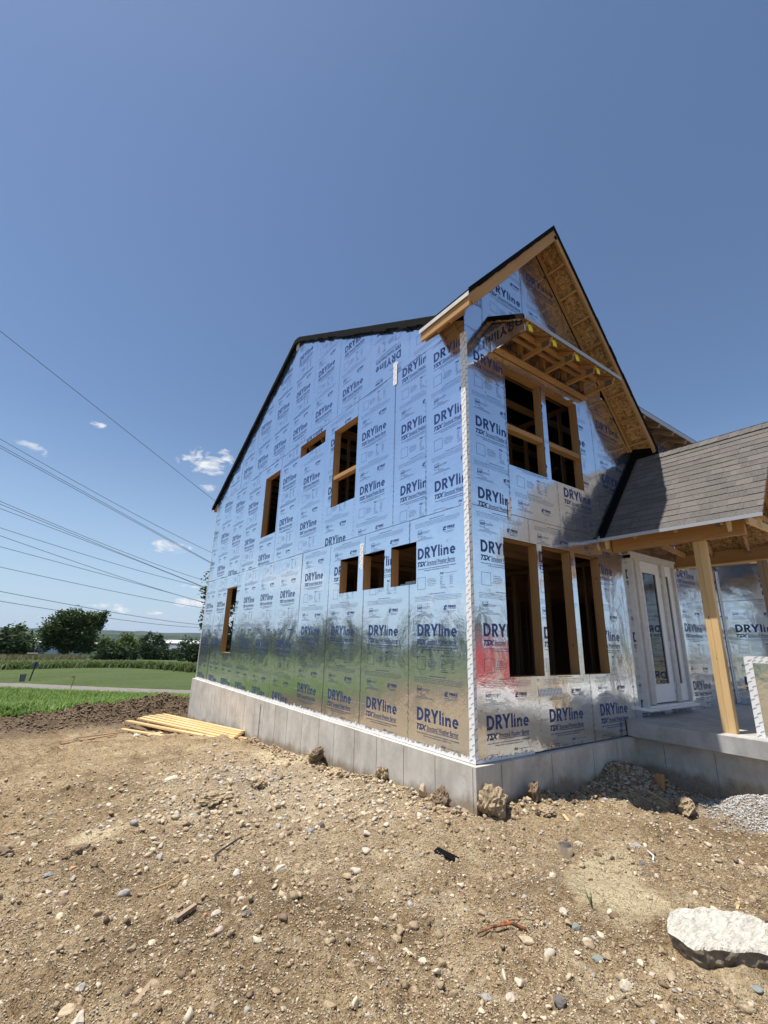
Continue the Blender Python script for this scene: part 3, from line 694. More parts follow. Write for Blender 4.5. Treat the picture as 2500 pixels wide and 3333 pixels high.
# front wall sheets
FG = [((-1.142, 1), 6.06), ((1.226, 1), 10.60)]
edges = [0, 1.2192, 2.4384, 3.66, 4.88, 5.70, 6.93, 7.92]
for k in range(7):
    sheet(wall_front, front3, edges[k], edges[k+1], 0 if k < 3 else .2, 3.067, edges[k]+.2 if k != 4 else 4.9, .32 if k < 5 else .55, FRONT_H+([(3.30, -.1, 8, .215)] if k == 2 else []))
def front_upper(z0, z1, x0, x1, uD, vb, extra=None):
    # left part follows the cross gable, right part the main eave
    if x0 < 3.72:
        sheet(wall_front, front3, x0, x1, z0, z1, uD, vb, FRONT_H, FG, extra=extra)
    else: sheet(wall_front, front3, x0, x1, z0, min(z1, 5.90), uD, vb, FRONT_H)
front_upper(3.071, 5.828, 0, .84, .18, 3.18); front_upper(3.071, 5.828, .84, 2.02, 1.02, 3.92-1.0668+.04); front_upper(3.071, 5.828, 2.02, 3.235, 2.19, 3.61)
front_upper(3.071, 5.9, 3.235, 4.45, 3.42, 3.07); front_upper(3.071, 5.9, 4.45, 5.67, 4.66, 3.6); front_upper(3.071, 5.9, 5.67, 6.89, 5.88, 3.3); front_upper(3.071, 5.9, 6.89, 7.9, 7.1, 3.5)
sheet(wall_front, front3, 7.9, 12.6, 3.3, 5.90, 8.1, 4.6, [], studs=False)
v_ex = rot90(TILE_LITE)*.5+[.33, 6.3]
sheet(wall_front, front3, 0, .40, 5.832, 9, None, 0, [], FG, extra=v_ex)
front_upper(5.832, 9, .40, 1.42, .60, 6.81); front_upper(5.832, 9, 1.42, 2.62, 1.60, 7.51-1.0668); front_upper(5.832, 9, 2.62, 3.70, 2.82, 6.5)

# dotted line of staples round the base of the walls
def studs_row(parent, to3, u0, u1, v):
    st = []; u = u0
    while u < u1: st.append(rect(u, v-.003+random.uniform(-.004, .004), u+.030, v+.003)); u += random.uniform(.07, .10)
    t = np.concatenate(st); tri_mesh('staple_row', to3(t[..., 0], t[..., 1], np.full(t.shape[:-1], .0122)), np.zeros(len(t)), ['drip'], parent, kind='stuff')
studs_row(wall_side, side3, -11.9, -.1, .355); studs_row(wall_front, front3, .1, 3.2, .36)

# seam tape with repeating printed marks
TAPE_T = text('DRYline', (0, 0, .062, .016), .03, .2, 0)
def tape(parent, to3, u0, v0, u1, v1, off=.0125, vertical=True, ragged=.0):
    T = []; n = max(2, int((v1-v0)/.12) if vertical else int((u1-u0)/.12))
    for i in range(n):
        if vertical:
            a, b_ = v0+(v1-v0)*i/n, v0+(v1-v0)*(i+1)/n; T.append(rect(u0+random.uniform(-1, 1)*ragged, a, u1+random.uniform(-1, 1)*ragged, b_))
        else:
            a, b_ = u0+(u1-u0)*i/n, u0+(u1-u0)*(i+1)/n; T.append(rect(a, v0+random.uniform(-1, 1)*ragged, b_, v1+random.uniform(-1, 1)*ragged))
    T = np.concatenate(T); K = []
    ca, sa = math.cos(R(32)), math.sin(R(32)); rt_ = np.array([[ca, sa], [-sa, ca]])
    if vertical:
        v = v0
        while v < v1:
            K.append((TAPE_T @ rt_)*.95+[u0+.002, v]); K.append((TAPE_T @ rt_)*.95+[u0+.045, v+.055]); v += .11
    else:
        u = u0
        while u < u1: K.append((TAPE_T @ rt_)*.9+[u, v0+.005]); K.append((TAPE_T @ rt_)*.9+[u+.03, v0+.05]); u += .075
    K = in_box(np.concatenate(K), u0+.002, v0+.002, u1-.002, v1-.002)
    tr = np.concatenate([to3(T[..., 0], T[..., 1], np.full(T.shape[:-1], off)), to3(K[..., 0], K[..., 1], np.full(K.shape[:-1], off+.001))])
    tri_mesh('seam_tape', tr, np.concatenate([np.zeros(len(T)), np.ones(len(K))]), ['tape', 'tape_ink'], parent)
tape(wall_side, side3, -.075, -.005, .011, 5.70, ragged=.003); tape(wall_front, front3, -.011, -.005, .040, 5.70, ragged=.003)
tape(wall_side, side3, -1.72, 5.61, -1.61, 6.06); tape(wall_side, side3, -2.59, 2.47, -2.48, 2.92); tape(wall_side, side3, -6.23, 8.83, -6.06, 9.03)
tape(wall_front, front3, .775, 2.98, .86, 3.29); tape(wall_front, front3, 1.21, .645, 1.715, .74, vertical=False)
tape(wall_front, front3, 7.84, .22, 7.92, 3.0)
tape(wall_side, side3, -12.19, 0, -12.15, 5.85)
# white sealant smeared along the foot of the sheathing
def bead(parent, to3, u0, u1, h0):
    T = []; u = u0
    while u < u1:
        w = random.uniform(.012, .03); h = h0*random.uniform(.35, 1.25)*(1.5 if random.random() < .12 else 1)
        T.append(rect(u, -.012, u+w, h)); u += w*.96
    T = np.concatenate(T); tri_mesh('sealant_bead', to3(T[..., 0], T[..., 1], np.full(T.shape[:-1], .0128)), np.zeros(len(T)), ['tape'], parent)
bead(wall_side, side3, -12.19, 0, .042); bead(wall_front, front3, 0.04, 1.05, .03)

# foundation
fm = MB(); e = .085
fm.prism([(-e, -e, -.018), (3.48, -e, -.018), (3.48, -7, -.018), (7.9, -7, -.018), (7.9, 12.28, -.018), (-e, 12.28, -.018)], (0, 0, -2.4))
fo = fm.build('foundation', 'conc', house)
ln = MB()
random.seed(5)
y = -.05
for k in range(24):
    y += .61 if k else .0
    if y > 12.2: break
    yy = y+random.uniform(-.05, .05)
    ln.prism([(-e-.0025, yy, -.03), (-e-.0025, yy+.005, -.03), (-e-.0025, yy+.003, -2), (-e-.0025, yy-.001, -2)], (-.001, 0, 0))
for x in (.33, 1.28, 2.22, 2.84): ln.prism([(x, -e-.0025, -.03), (x+.006, -e-.0025, -.03), (x+.006, -e-.0025, -2), (x, -e-.0025, -2)], (0, -.001, 0))
for y in (-.45, -1.1): ln.prism([(3.4775, y, -.06), (3.4775, y+.006, -.06), (3.4775, y+.006, -2), (3.4775, y, -2)], (-.001, 0, 0))
ln.build('form_line', 'line', fo)
cp = MB(); T = []                   # dark construction joint
for i in range(16):
    z = -.10-.9*i/16; w = .014+random.uniform(0, .014); cp.prism([(-e-.003, 6.28-w, z), (-e-.003, 6.28+w, z), (-e-.003, 6.28+w*.9, z-.058), (-e-.003, 6.28-w*1.1, z-.058)], (-.001, 0, 0))
cp.build('construction_joint', 'line', fo)
# interior: floors, stud walls, back walls
random.seed(9)
fl = MB(); fl.box(.15, 12.5, .15, 12.05, 0.0, .04); fl.box(.15, 12.5, .15, 12.05, 3.03, 3.06); fl.build('floor_deck', 'osb', house)
jo = MB(); y = .4
while y < 12: jo.box(.15, 12.4, y-.02, y+.02, 2.79, 3.025); y += .41
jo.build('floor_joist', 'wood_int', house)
def stud_wall(ax, pos, a0, a1, z0, z1, gap=None):
    mb = MB()
    def q(a, b_, p, r_):
        if ax == 'x': mb.box(pos, pos+.09, a, b_, p, r_)
        else: mb.box(a, b_, pos, pos+.09, p, r_)
    q(a0, a1, z0, z0+.04); q(a0, a1, z1-.08, z1); s_ = a0+.02
    while s_ < a1:
        if not (gap and gap[0] < s_ < gap[1]): q(s_-.019, s_+.019, z0+.04, z1-.08)
        s_ += .406
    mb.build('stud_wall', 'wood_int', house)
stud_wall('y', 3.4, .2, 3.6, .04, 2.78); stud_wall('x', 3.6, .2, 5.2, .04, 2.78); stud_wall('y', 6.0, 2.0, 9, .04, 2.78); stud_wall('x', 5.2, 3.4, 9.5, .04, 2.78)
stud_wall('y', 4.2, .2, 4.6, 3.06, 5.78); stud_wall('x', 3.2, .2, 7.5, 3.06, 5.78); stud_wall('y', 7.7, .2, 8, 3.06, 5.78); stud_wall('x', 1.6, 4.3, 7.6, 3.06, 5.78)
ct = MB(); y = .35
while y < 12: ct.box(.12, 12.4, y-.019, y+.019, 5.62, 5.76); y += .61
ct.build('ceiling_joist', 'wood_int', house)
bw = MB()     # far walls, leaving a tall corner opening and the window band
def wl(x0, x1, y0, y1, z0, z1): bw.prism([(x0, y0, z0), (x1, y1, z0), (x1, y1, z1), (x0, y0, z1)], (.02, .02, 0))
for a, c0, b_, c1 in ((0, 0, .55, 5.85), (.55, 0, 1.75, .45), (.55, 2.45, 1.75, 5.85), (1.75, 0, 4.2, 5.85), (4.2, 0, 5.2, 1.0), (4.2, 2.55, 5.2, 5.85), (5.2, 0, 12.6, 5.85)): wl(a, b_, 12.17, 12.17, c0, c1)
wl(12.6, 12.6, 0, 12.19, 0, 5.85)
bw.prism([(12.6, 0, 5.85), (12.6, 12.2, 5.85), (12.6, 6.12, 9)], (.02, 0, 0))
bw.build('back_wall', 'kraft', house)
# a white-wrapped window unit leaning inside
wu = MB(); wu.beam((.45, 1.15, 1.2), (.45, 1.95, 1.2), .05, 2.1); wu.beam((.62, 1.2, 2.20), (.62, 2.0, 2.20), .12, .05); wu.beam((.62, .95, 2.27), (.62, 1.05, 2.27), .1, .14)
wu = MB(); wu.box(.50, .62, 1.02, 1.95, 2.20, 2.25); wu.box(.50, .62, 1.15, 1.25, 1.0, 2.20); wu.box(.50, .62, 1.85, 1.95, 1.0, 2.20); wu.box(.70, .82, 1.2, 2.3, 2.12, 2.17); wu.box(.70, .80, 1.95, 2.35, 2.17, 2.26); wu.box(.50, .62, 1.02, 1.10, .04, 2.3)
wu.box(.50, .60, 1.2, 1.3, .04, 1.0); wu.box(.70, .8, 2.2, 2.3, .04, 2.12)
wuo = wu.build('window_unit', 'white', None); thing(wuo, 'white window frame stood inside the house behind the near small window', 'window frame')

# main roof
rf = MB()
ZR = 9.08
def rz(y): return ZR-.52*abs(y-6.12)
th = .085
def slab_(mb, pts, t, mi=0):
    mb.prism([(p[0], p[1], p[2]) for p in pts], (0, 0, t), mi)
slab_(rf, [(-.075, .48, rz(.48)+.003), (4.3, .48, rz(.48)+.003), (4.3, 6.12, ZR+.003), (-.075, 6.12, ZR+.003)], th, 0)
slab_(rf, [(4.3, -.40, rz(-.40)), (12.8, -.40, rz(-.40)), (12.8, 6.12, ZR+.003), (4.3, 6.12, ZR+.003)], .10, 0)
slab_(rf, [(-.075, 12.60, rz(12.6)+.003), (12.8, 12.60, rz(12.6)+.003), (12.8, 6.12, ZR+.003), (-.075, 6.12, ZR+.003)], th, 0)
roof = rf.build('main_roof', 'black', house)
mb = MB(); random.seed(3); y = .46      # underlayment lapped raggedly over the rake
while y < 12.6:
    w = random.uniform(.10, .3); y2 = min(y+w, 12.62); d0 = random.uniform(.02, .06)
    mb.prism([(-.082, y, rz(y)-d0), (-.082, y2, rz(y2)-d0+random.uniform(-.015, .015)), (-.082, y2, rz(y2)+th+.02), (-.082, y, rz(y)+th+.02)], (-.006-random.uniform(0, .004), 0, 0)); y = y2
mb.build('roof_underlayment', 'black', roof)
mb = MB(); mb.box(4.3, 12.8, -.41, -.402, rz(-.4)-.02, rz(-.4)+.075); mb.build('drip_edge', 'drip', roof)
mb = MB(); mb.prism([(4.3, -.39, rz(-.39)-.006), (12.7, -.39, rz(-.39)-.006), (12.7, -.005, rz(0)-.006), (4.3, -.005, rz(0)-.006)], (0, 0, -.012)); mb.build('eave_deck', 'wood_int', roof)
for k in range(13):
    x = 4.55+.61*k
    mb = MB(); mb.beam((x, -.385, rz(-.385)-.06), (x, -.005, rz(0)-.06), .038, .09); mb.build('rafter_tail', 'wood_grey', roof)
mb = MB(); mb.box(0, .12, 11.0, 12.65, 5.66, 5.84) ; mb.build('eave_return', 'wood', roof)

# cross gable over the front bay
XP, ZP = 1.905, 8.46
def zl(x): return ZP-1.142*(XP-x)
def zr(x): return ZP-1.222*(x-XP)
XL, XR = -.35, 4.78
gm = MB(); t = .075
def gs(pts, mi=0, tt=t): gm.prism(pts, (0, 0, tt), mi)
gs([(XP, -.435, ZP), (XP, 4.75, ZP), (0, .50, zl(0)), (XL, .60, zl(XL)), (XL, -.435, zl(XL))])
gs([(XP, -.435, ZP), (XR, -.435, zr(XR)), (XR, .0, zr(XR)), (3.9, .08, zr(3.9)), (XP, 4.75, ZP)])
groof = gm.build('cross_gable_roof', 'black', house)
mb = MB(); random.seed(4)
for (x0, x1, f) in ((XL, XP, zl), (XP, XR, zr)):
    x = x0
    while x < x1:
        x2 = min(x+random.uniform(.08, .22), x1); d0 = random.uniform(.005, .03)
        mb.prism([(x, -.437, f(x)+.012-d0), (x2, -.437, f(x2)+.012-d0), (x2, -.437, f(x2)+t+.02), (x, -.437, f(x)+t+.02)], (0, -.006-random.uniform(0, .008), 0)); x = x2
mb.build('roof_underlayment', 'black', groof)
# underlayment hanging over the lower end of the right slope
mb = MB(); mb.prism([(XR+.004, .0, zr(XR)-.05), (XR+.004, -.44, zr(XR)-.05), (XR+.004, -.44, zr(XR)+.11), (XR+.004, .0, zr(XR)+.11)], (.012, 0, 0)); mb.prism([(4.60, -.005, zr(4.6)-.12), (4.78, -.005, zr(4.78)-.10), (4.78, -.43, zr(4.78)-.03), (4.70, -.43, zr(4.7)-.06)], (0, 0, .03)); mb.build('roof_underlayment', 'black', groof)
mb = MB()    # OSB deck seen from below
for (x0, x1, f) in ((XL+.01, XP, zl), (XP, XR-.01, zr)):
    mb.prism([(x0, -.43, f(x0)-.002), (x1, -.43, f(x1)-.002), (x1, (0.58 if x0 < 0 else -.004) if x1 == XP and False else -.012, f(x1)-.002), (x0, -.012, f(x0)-.002)], (0, 0, -.012))
mb.prism([(XL+.01, -.012, zl(XL+.01)-.002), (-.012, -.012, zl(-.012)-.002), (-.012, .58, zl(-.012)-.002), (XL+.01, .58, zl(XL+.01)-.002)], (0, 0, -.012))
mb.build('roof_deck', 'osb', groof)
def rafter(name, f, x0, x1, y, w, h, drop, mi='wood', lab=None):
    mb = MB(); d = Vector((x1-x0, 0, f(x1)-f(x0))).normalized(); n_ = Vector((-d.z, 0, d.x)); n_ = n_ if n_.z > 0 else -n_
    a = Vector((x0, y, f(x0)-drop))-n_*h/2; b_ = Vector((x1, y, f(x1)-drop))-n_*h/2
    mb.beam(a, b_, w, h, tuple(n_)); return mb.build(name, mi, groof, **(dict(label=lab) if lab else {}))
rafter('barge_board', zl, XL+.0, XP, -.408, .038, .150, .016); rafter('barge_board', zr, XP+.06, XR-.03, -.408, .038, .095, .016)
rafter('wall_rafter', zl, -.02, XP, -.028, .036, .085, .016); rafter('wall_rafter', zr, XP, 4.66, -.028, .036, .085, .016)
for f, x0, x1, nn in ((zl, .12, 1.65, 4), (zr, 2.28, 4.58, 8)):
    for k in range(nn):
        x = x0+(x1-x0)*k/(nn-1); mb = MB(); nr = Vector((-(f(x+.1)-f(x)), 0, .1)).normalized(); p = Vector((x, 0, f(x)-.016))-nr*.045
        wd = .045 if k != nn//2+1 or f is zl else .045
        mb.beam((p.x, -.388, p.z), (p.x, -.047, p.z), .036, .088, tuple(nr)); mb.build('lookout', 'wood', groof)
# left eave: fascia, drip edge, soffit boards, cut end
mb = MB(); mb.box(XL+.015, XL+.05, -.43, .585, zl(XL)-.165, zl(XL)-.012); mb.build('fascia_board', 'wood', groof)
mb = MB(); mb.box(XL-.008, XL-.003, -.445, .60, zl(XL)-.03, zl(XL)+.035); mb.build('drip_edge', 'primed', groof)
mb = MB(); mb.prism([(-.012, -.385, 6.045), (-.012, .56, 6.045), (XL+.05, .56, 5.745), (XL+.05, -.385, 5.745)], (0, 0, .012)); mb.build('soffit_board', 'wood', groof)
mb = MB(); mb.prism([(XL+.05, -.387, zl(XL+.05)-.03), (XL+.05, -.387, 5.735), (-.012, -.387, 6.035), (-.012, -.387, zl(0)-.03)], (0, .02, 0)); mb.build('eave_end', 'wood', groof)
for k in range(3):
    mb = MB(); y = -.02+.27*k; mb.beam((XL+.06, y, 5.725), (-.014, y, 6.005), .036, .05); mb.build('lookout', 'wood', groof)

# truss awning over the upper window
aw = MB(); AX0, AX1, AY, AZ0 = .545, 3.20, -.66, 5.62
def az_(y): return 6.17+.55*y
aw.prism([(AX0-.02, -.004, az_(0)), (AX1, -.004, az_(0)), (AX1, AY, az_(AY)), (AX0-.02, AY, az_(AY))], (0, 0, .035))
awn = aw.build('window_awning', 'black', house)
mb = MB(); random.seed(8); y = AY
while y < -.005:
    y2 = min(y+random.uniform(.05, .12), -.004); mb.prism([(AX0-.026, y, az_(y)-.03-random.uniform(0, .03)), (AX0-.026, y2, az_(y2)-.03-random.uniform(0, .03)), (AX0-.026, y2, az_(y2)+.045), (AX0-.026, y, az_(y)+.045)], (.004, 0, 0)); y = y2
mb.build('roof_underlayment', 'black', awn)
mb = MB(); mb.prism([(AX0, -.01, az_(0)-.012), (AX1-.03, -.01, az_(0)-.012), (AX1-.03, AY+.02, az_(AY)-.005), (AX0, AY+.02, az_(AY)-.005)], (0, 0, -.012)); mb.build('roof_deck', 'osb', awn)
mb = MB(); mb.box(AX0, AX1-.02, AY-.014, AY-.006, az_(AY)-.035, az_(AY)+.03); mb.build('drip_edge', 'drip', awn)
mb = MB(); mb.box(.585, 3.06, -.10, -.015, AZ0, AZ0+.038); mb.build('ledger', 'wood', awn)
mb = MB(); mb.beam((.60, -.33, az_(-.33)-.09), (3.05, -.33, az_(-.33)-.09), .088, .038); mb.build('purlin', 'wood', awn)
mb = MB(); mb.beam((.60, -.16, az_(-.16)-.16), (3.05, -.16, az_(-.16)-.16), .06, .036); mb.build('purlin', 'wood', awn)
for k, x in enumerate((.62, 1.20, 1.80, 2.40, 2.98)):
    mb = MB(); mb.box(x, x+.038, -.60, -.005, AZ0+.042, AZ0+.115); mb.beam((x+.019, -.01, az_(0)-.065), (x+.019, AY+.03, az_(AY)-.06), .038, .07); mb.box(x, x+.038, -.085, -.012, AZ0+.115, az_(0)-.13)
    tr_ = mb.build('truss', 'wood', awn)
    mb = MB(); mb.box(x-.003, x-.0005, -.60, -.47, AZ0+.05, AZ0+.14); mb.build('connector_plate', 'plate', tr_); mb = MB(); mb.box(x-.003, x-.0005, -.09, -.02, AZ0+.05, AZ0+.17); mb.build('connector_plate', 'plate', tr_)
    if k < 4: mb = MB(); mb.prism([(x+.04, -.640, AZ0+.02), (x+.13, -.640, AZ0+.035), (x+.13, -.635, AZ0+.11), (x+.10, -.63, AZ0+.155), (x+.035, -.63, AZ0+.13)], (0, .003, 0)); mb.build('yellow_tag', 'yellow', tr_)
# foil end panel with upside-down print
endp = MB(); endp.prism([(.583, -.002, AZ0), (.583, -.62, AZ0), (.583, -.62, az_(-.62)-.02), (.583, -.002, az_(0)-.02)], (.02, 0, 0)); epo = endp.build('end_panel', 'foil', awn)
tt = rot180(TILE_FULL)*1.0; tt = tt+[-.185, 6.51]
tt = in_box(tt, -.005, AZ0+.01, .612, 6.2); tt = clip(tt, (.55, 1), az_(0)-.025)
# view from the left: u grows towards the camera (-y)
tri_mesh('printed_logo', np.stack([np.full(tt.shape[:-1], .5815), -tt[..., 0], tt[..., 1]], -1), np.zeros(len(tt)), ['inkb'], epo)

# porch
PXL, PZL, PRX, SL = 3.13, 3.045, 4.65, 1.18
PRZ = PZL+SL*(PRX-PXL); PY0, PY1 = -.02, -2.23
pr = MB(); pr.prism([(PXL, PY0, PZL-.012), (PRX, PY0, PRZ-.012), (PRX, PY1+.02, PRZ-.012), (PXL, PY1+.02, PZL-.012)], (0, 0, -.016), 0)
pr.prism([(2*PRX-PXL, PY0, PZL-.012), (PRX, PY0, PRZ-.012), (PRX, PY1+.02, PRZ-.012), (2*PRX-PXL, PY1+.02, PZL-.012)], (0, 0, -.016), 0)
porch = pr.build('porch_roof', 'osb', house)
def shingles(sign):
    v = []; f = []; tone = []; n = 16; sl = math.hypot(PRX-PXL, PRZ-PZL); d = Vector((sign*(PRX-PXL), 0, PRZ-PZL)).normalized(); nn = Vector((-sign*(PRZ-PZL), 0, PRX-PXL)).normalized()
    o = Vector((PXL if sign > 0 else 2*PRX-PXL, 0, PZL)); ex = sl/n; random.seed(12+sign)
    for i in range(n):
        y = PY0+.0; y0_ = PY0-.0
        while y > PY1:
            w = random.choice((.12, .16, .2, .24, .3))*random.uniform(.9, 1.1); y2 = max(y-w, PY1-random.uniform(0, .006)); t_ = .009+random.choice((0, .0035)); j = random.uniform(-.003, .003)
            a = o+d*(ex*i+j)+nn*t_; b_ = o+d*(ex*(i+1)+.02)+nn*.001
            q = [Vector((a.x, y, a.z)), Vector((a.x, y2+.0012, a.z)), Vector((b_.x, y2+.0012, b_.z)), Vector((b_.x, y, b_.z))]
            lo = [q[0]-nn*(t_+.004), q[1]-nn*(t_+.004), q[2]-nn*.003, q[3]-nn*.003]; k = len(v); v += [tuple(p) for p in q+lo]
            f += [(k, k+1, k+2, k+3), (k, k+4, k+5, k+1), (k+1, k+5, k+6, k+2), (k, k+3, k+7, k+4)]; tone += [min(1, max(0, random.gauss(.5, .28)))]*8; y = y2
            if y <= PY1+.001: break
    me = bpy.data.meshes.new('shingles'); me.from_pydata(v, [], f); me.materials.append(M['shingle']); a_ = me.attributes.new('tone', 'FLOAT', 'POINT'); a_.data.foreach_set('value', tone); me.update()
    link('shingles', me, porch)
shingles(1); shingles(-1)
v = []; f = []; tone = []; y = PY0-.42                  # ridge caps
while y > PY1:
    y2 = y-.15; k = len(v); z0, z1 = PRZ+.020, PRZ+.012
    v += [(PRX-.13, y, z1-.135), (PRX, y, z1), (PRX+.13, y, z1-.135), (PRX-.13, y2, z0-.135), (PRX, y2, z0), (PRX+.13, y2, z0-.135)]; f += [(k, k+1, k+4, k+3), (k+1, k+2, k+5, k+4)]; tone += [random.random()]*6; y = y2
me = bpy.data.meshes.new('ridge_cap'); me.from_pydata(v, [], f); me.materials.append(M['shingle']); a_ = me.attributes.new('tone', 'FLOAT', 'POINT'); a_.data.foreach_set('value', tone); link('ridge_cap', me, porch)
mb = MB()   # black step flashing along the wall
mb.prism([(PXL-.02, -.005, PZL+.02), (PRX-.02, -.005, PRZ+.03), (PRX-.02, -.005, PRZ+.15), (PXL-.02, -.005, PZL+.14)], (0, -.014, 0)); mb.prism([(PXL-.02, -.019, PZL+.012), (PRX-.02, -.019, PRZ+.022), (PRX-.02, -.10, PRZ+.022), (PXL-.02, -.10, PZL+.012)], (-.010, 0, .008))
mb.build('step_flashing', 'black', porch)
mb = MB(); mb.box(PXL-.012, PXL-.006, PY1-.0, PY0, PZL-.045, PZL+.006); mb.prism([(PXL-.1, -.006, PZL-.06), (PXL+.12, -.006, PZL-.02), (PXL+.02, -.006, PZL+.10)], (0, -.012, 0)); mb.build('drip_edge', 'drip', porch)
mb = MB(); mb.box(3.50, 3.538, -1.90, 0-.01, 2.872, 3.095); mb.box(3.545, 3.583, -1.90, -.01, 2.872, 3.095); mb.build('porch_beam', 'wood', porch, label='left porch beam')
mb = MB(); mb.box(5.93, 5.968, -3.0, -.01, 2.872, 3.095); mb.box(5.975, 6.013, -3.0, -.01, 2.872, 3.095); mb.build('porch_beam', 'wood', porch, label='right porch beam')
mb = MB(); mb.box(5.90, 6.04, -3.0, -.01, 2.845, 2.870); mb.build('beam_strip', 'wood_pale', porch)
for y0, y1 in ((-1.86, -1.24), (-1.34, -.66), (-.75, -.2)):
    mb = MB(); mb.beam((3.60, y0, 2.90), (5.92, y1, 3.08), .038, .09); mb.build('brace', 'wood', porch)
mb = MB(); mb.beam((3.42, -1.97, 3.05), (5.9, -1.97, 3.08), .038, .10); mb.build('bottom_chord', 'wood_pale', porch)
for k, y in enumerate((-.55, -1.15, -1.75, -2.18)):
    mb = MB()
    for s_ in (1, -1):
        x0 = PXL+.03 if s_ > 0 else 2*PRX-PXL-.03; mb.beam((x0, y, PZL-.045), (PRX, y, PRZ-.10), .038, .09, (0, 0, 1))
    mb.box(PXL+.4, 2*PRX-PXL-.4, y-.019, y+.019, PZL+.30, PZL+.39) if k < 3 else mb.box(PRX-.019, PRX+.019, y-.019, y+.019, PZL+.3, PRZ-.1)
    mb.build('rafter_pair', 'wood', porch)
for y in (-.06, -1.80, -2.14):
    mb = MB(); mb.prism([(3.16, y, 3.04), (3.26, y, 3.10), (3.24, y, 2.89), (3.20, y, 2.87)], (0, -.038, 0)); tl = mb.build('rafter_tail', 'wood_pale', porch)
mb = MB(); mb.box(3.495, 3.499, -1.66, -1.57, 3.02, 3.09); mb.build('connector_plate', 'plate', porch); mb = MB(); mb.box(3.44, 3.495, -1.96, -1.93, 3.06, 3.10); mb.build('strap', 'bluestrap', porch)
for y in (-1.24, -.66): mb = MB(); mb.box(5.90, 5.928, y-.03, y+.03, 3.0, 3.10); mb.build('joist_hanger', 'plate', porch)
po = MB(); po.box(3.555, 3.655, -1.375, -1.290, .213, 2.87); po.box(3.556, 3.654, -1.287, -1.215, .213, 2.87)
pst = po.build('porch_post', 'wood_pale', house, label='built-up porch post standing on the front slab')
mb = MB(); mb.box(5.93, 6.01, -1.47, -1.40, .213, 2.845); mb.box(5.93, 6.01, -1.395, -1.32, .213, 2.845); mb.build('porch_post', 'wood_grey', house, label='porch post under the right beam')
mb = MB(); mb.box(3.30, 7.90, -4.2, -.088, .0, .213); mb.box(3.33, 7.90, -.088, -.010, .0, .2125); sl_ = mb.build('porch_slab', 'slab', house)
# foil-wrapped pier box at the slab edge
mb = MB(); mb.box(3.56, 4.2, -2.35, -1.615, .214, 1.222); pier = mb.build('pier_box', 'foil', house)
tape(pier, lambda u, v, d: np.stack([3.56-d, -u, v], -1), 1.60, .214, 1.69, 1.226, .004); tape(pier, lambda u, v, d: np.stack([3.56-d, -u, v], -1), 1.69, 1.14, 2.34, 1.226, .005, False)
tri_mesh('printed_logo', (lambda t: np.stack([np.full(t.shape[:-1], 3.5585), -t[..., 0], t[..., 1]], -1))(in_box(TILE_LITE+[1.86, .93], 1.7, .3, 2.33, 1.13)), np.zeros(len(in_box(TILE_LITE+[1.86, .93], 1.7, .3, 2.33, 1.13))), ['ink'], pier)
# entry door
dm = MB(); dm.box(3.93, 3.99, -.085, .05, .36, 2.88); dm.box(5.55, 5.61, -.085, .05, .36, 2.88); dm.box(3.93, 5.61, -.0855, .05, 2.82, 2.90)
dm.box(4.10, 4.25, -.075, .05, .40, 2.82); dm.box(5.06, 5.20, -.075, .05, .40, 2.82); dm.box(3.90, 5.64, -.10, -.06, 2.90, 2.935)
door = dm.build('entry_door', 'primed', house)
mb = MB(); mb.box(3.86, 5.66, -.16, .05, .32, .36); mb.box(3.98, 5.56, -.11, .02, .36, .385); mb.build('sill', 'white', door)
mb = MB(); y0, y1 = -.035, .01
mb.box(4.255, 4.345, y0, y1, .41, 2.815); mb.box(4.895, 5.055, y0, y1, .41, 2.815); mb.box(4.345, 4.895, y0+.001, y1, .41, .68); mb.box(4.345, 4.895, y0+.001, y1, 2.64, 2.815)
for a, b_, c_, d_ in ((4.345, 4.37, .68, 2.64), (4.87, 4.895, .68, 2.64), (4.37, 4.87, .68, .705), (4.37, 4.87, 2.615, 2.64)): mb.box(a, b_, y0-.008, y0+.003, c_, d_)
leaf = mb.build('door_leaf', 'white', door)
mb = MB(); mb.box(4.37, 4.87, -.02, -.012, .705, 2.615); mb.build('glass_pane', 'glass', leaf)
mb = MB(); mb.box(5.045, 5.052, -.06, -.036, 1.3, 1.42); mb.box(5.045, 5.052, -.06, -.036, .6, .72); mb.box(5.045, 5.052, -.06, -.036, 2.45, 2.57); mb.build('hinge', 'galv', leaf)
for a, b_ in ((3.99, 4.10), (5.20, 5.55)):
    mb = MB(); gx0, gx1 = (4.005, 4.05) if a < 4.5 else (5.28, 5.40)
    mb.box(a, gx0, y0, y1, .40, 2.82); mb.box(gx1, b_, y0, y1, .40, 2.82); mb.box(gx0, gx1, y0, y1, .40, .69); mb.box(gx0, gx1, y0, y1, 2.63, 2.82)
    sl2 = mb.build('sidelight', 'white', door); mb = MB(); mb.box(gx0, gx1, -.015, -.008, .69, 2.63); mb.build('glass_pane', 'glass', sl2)
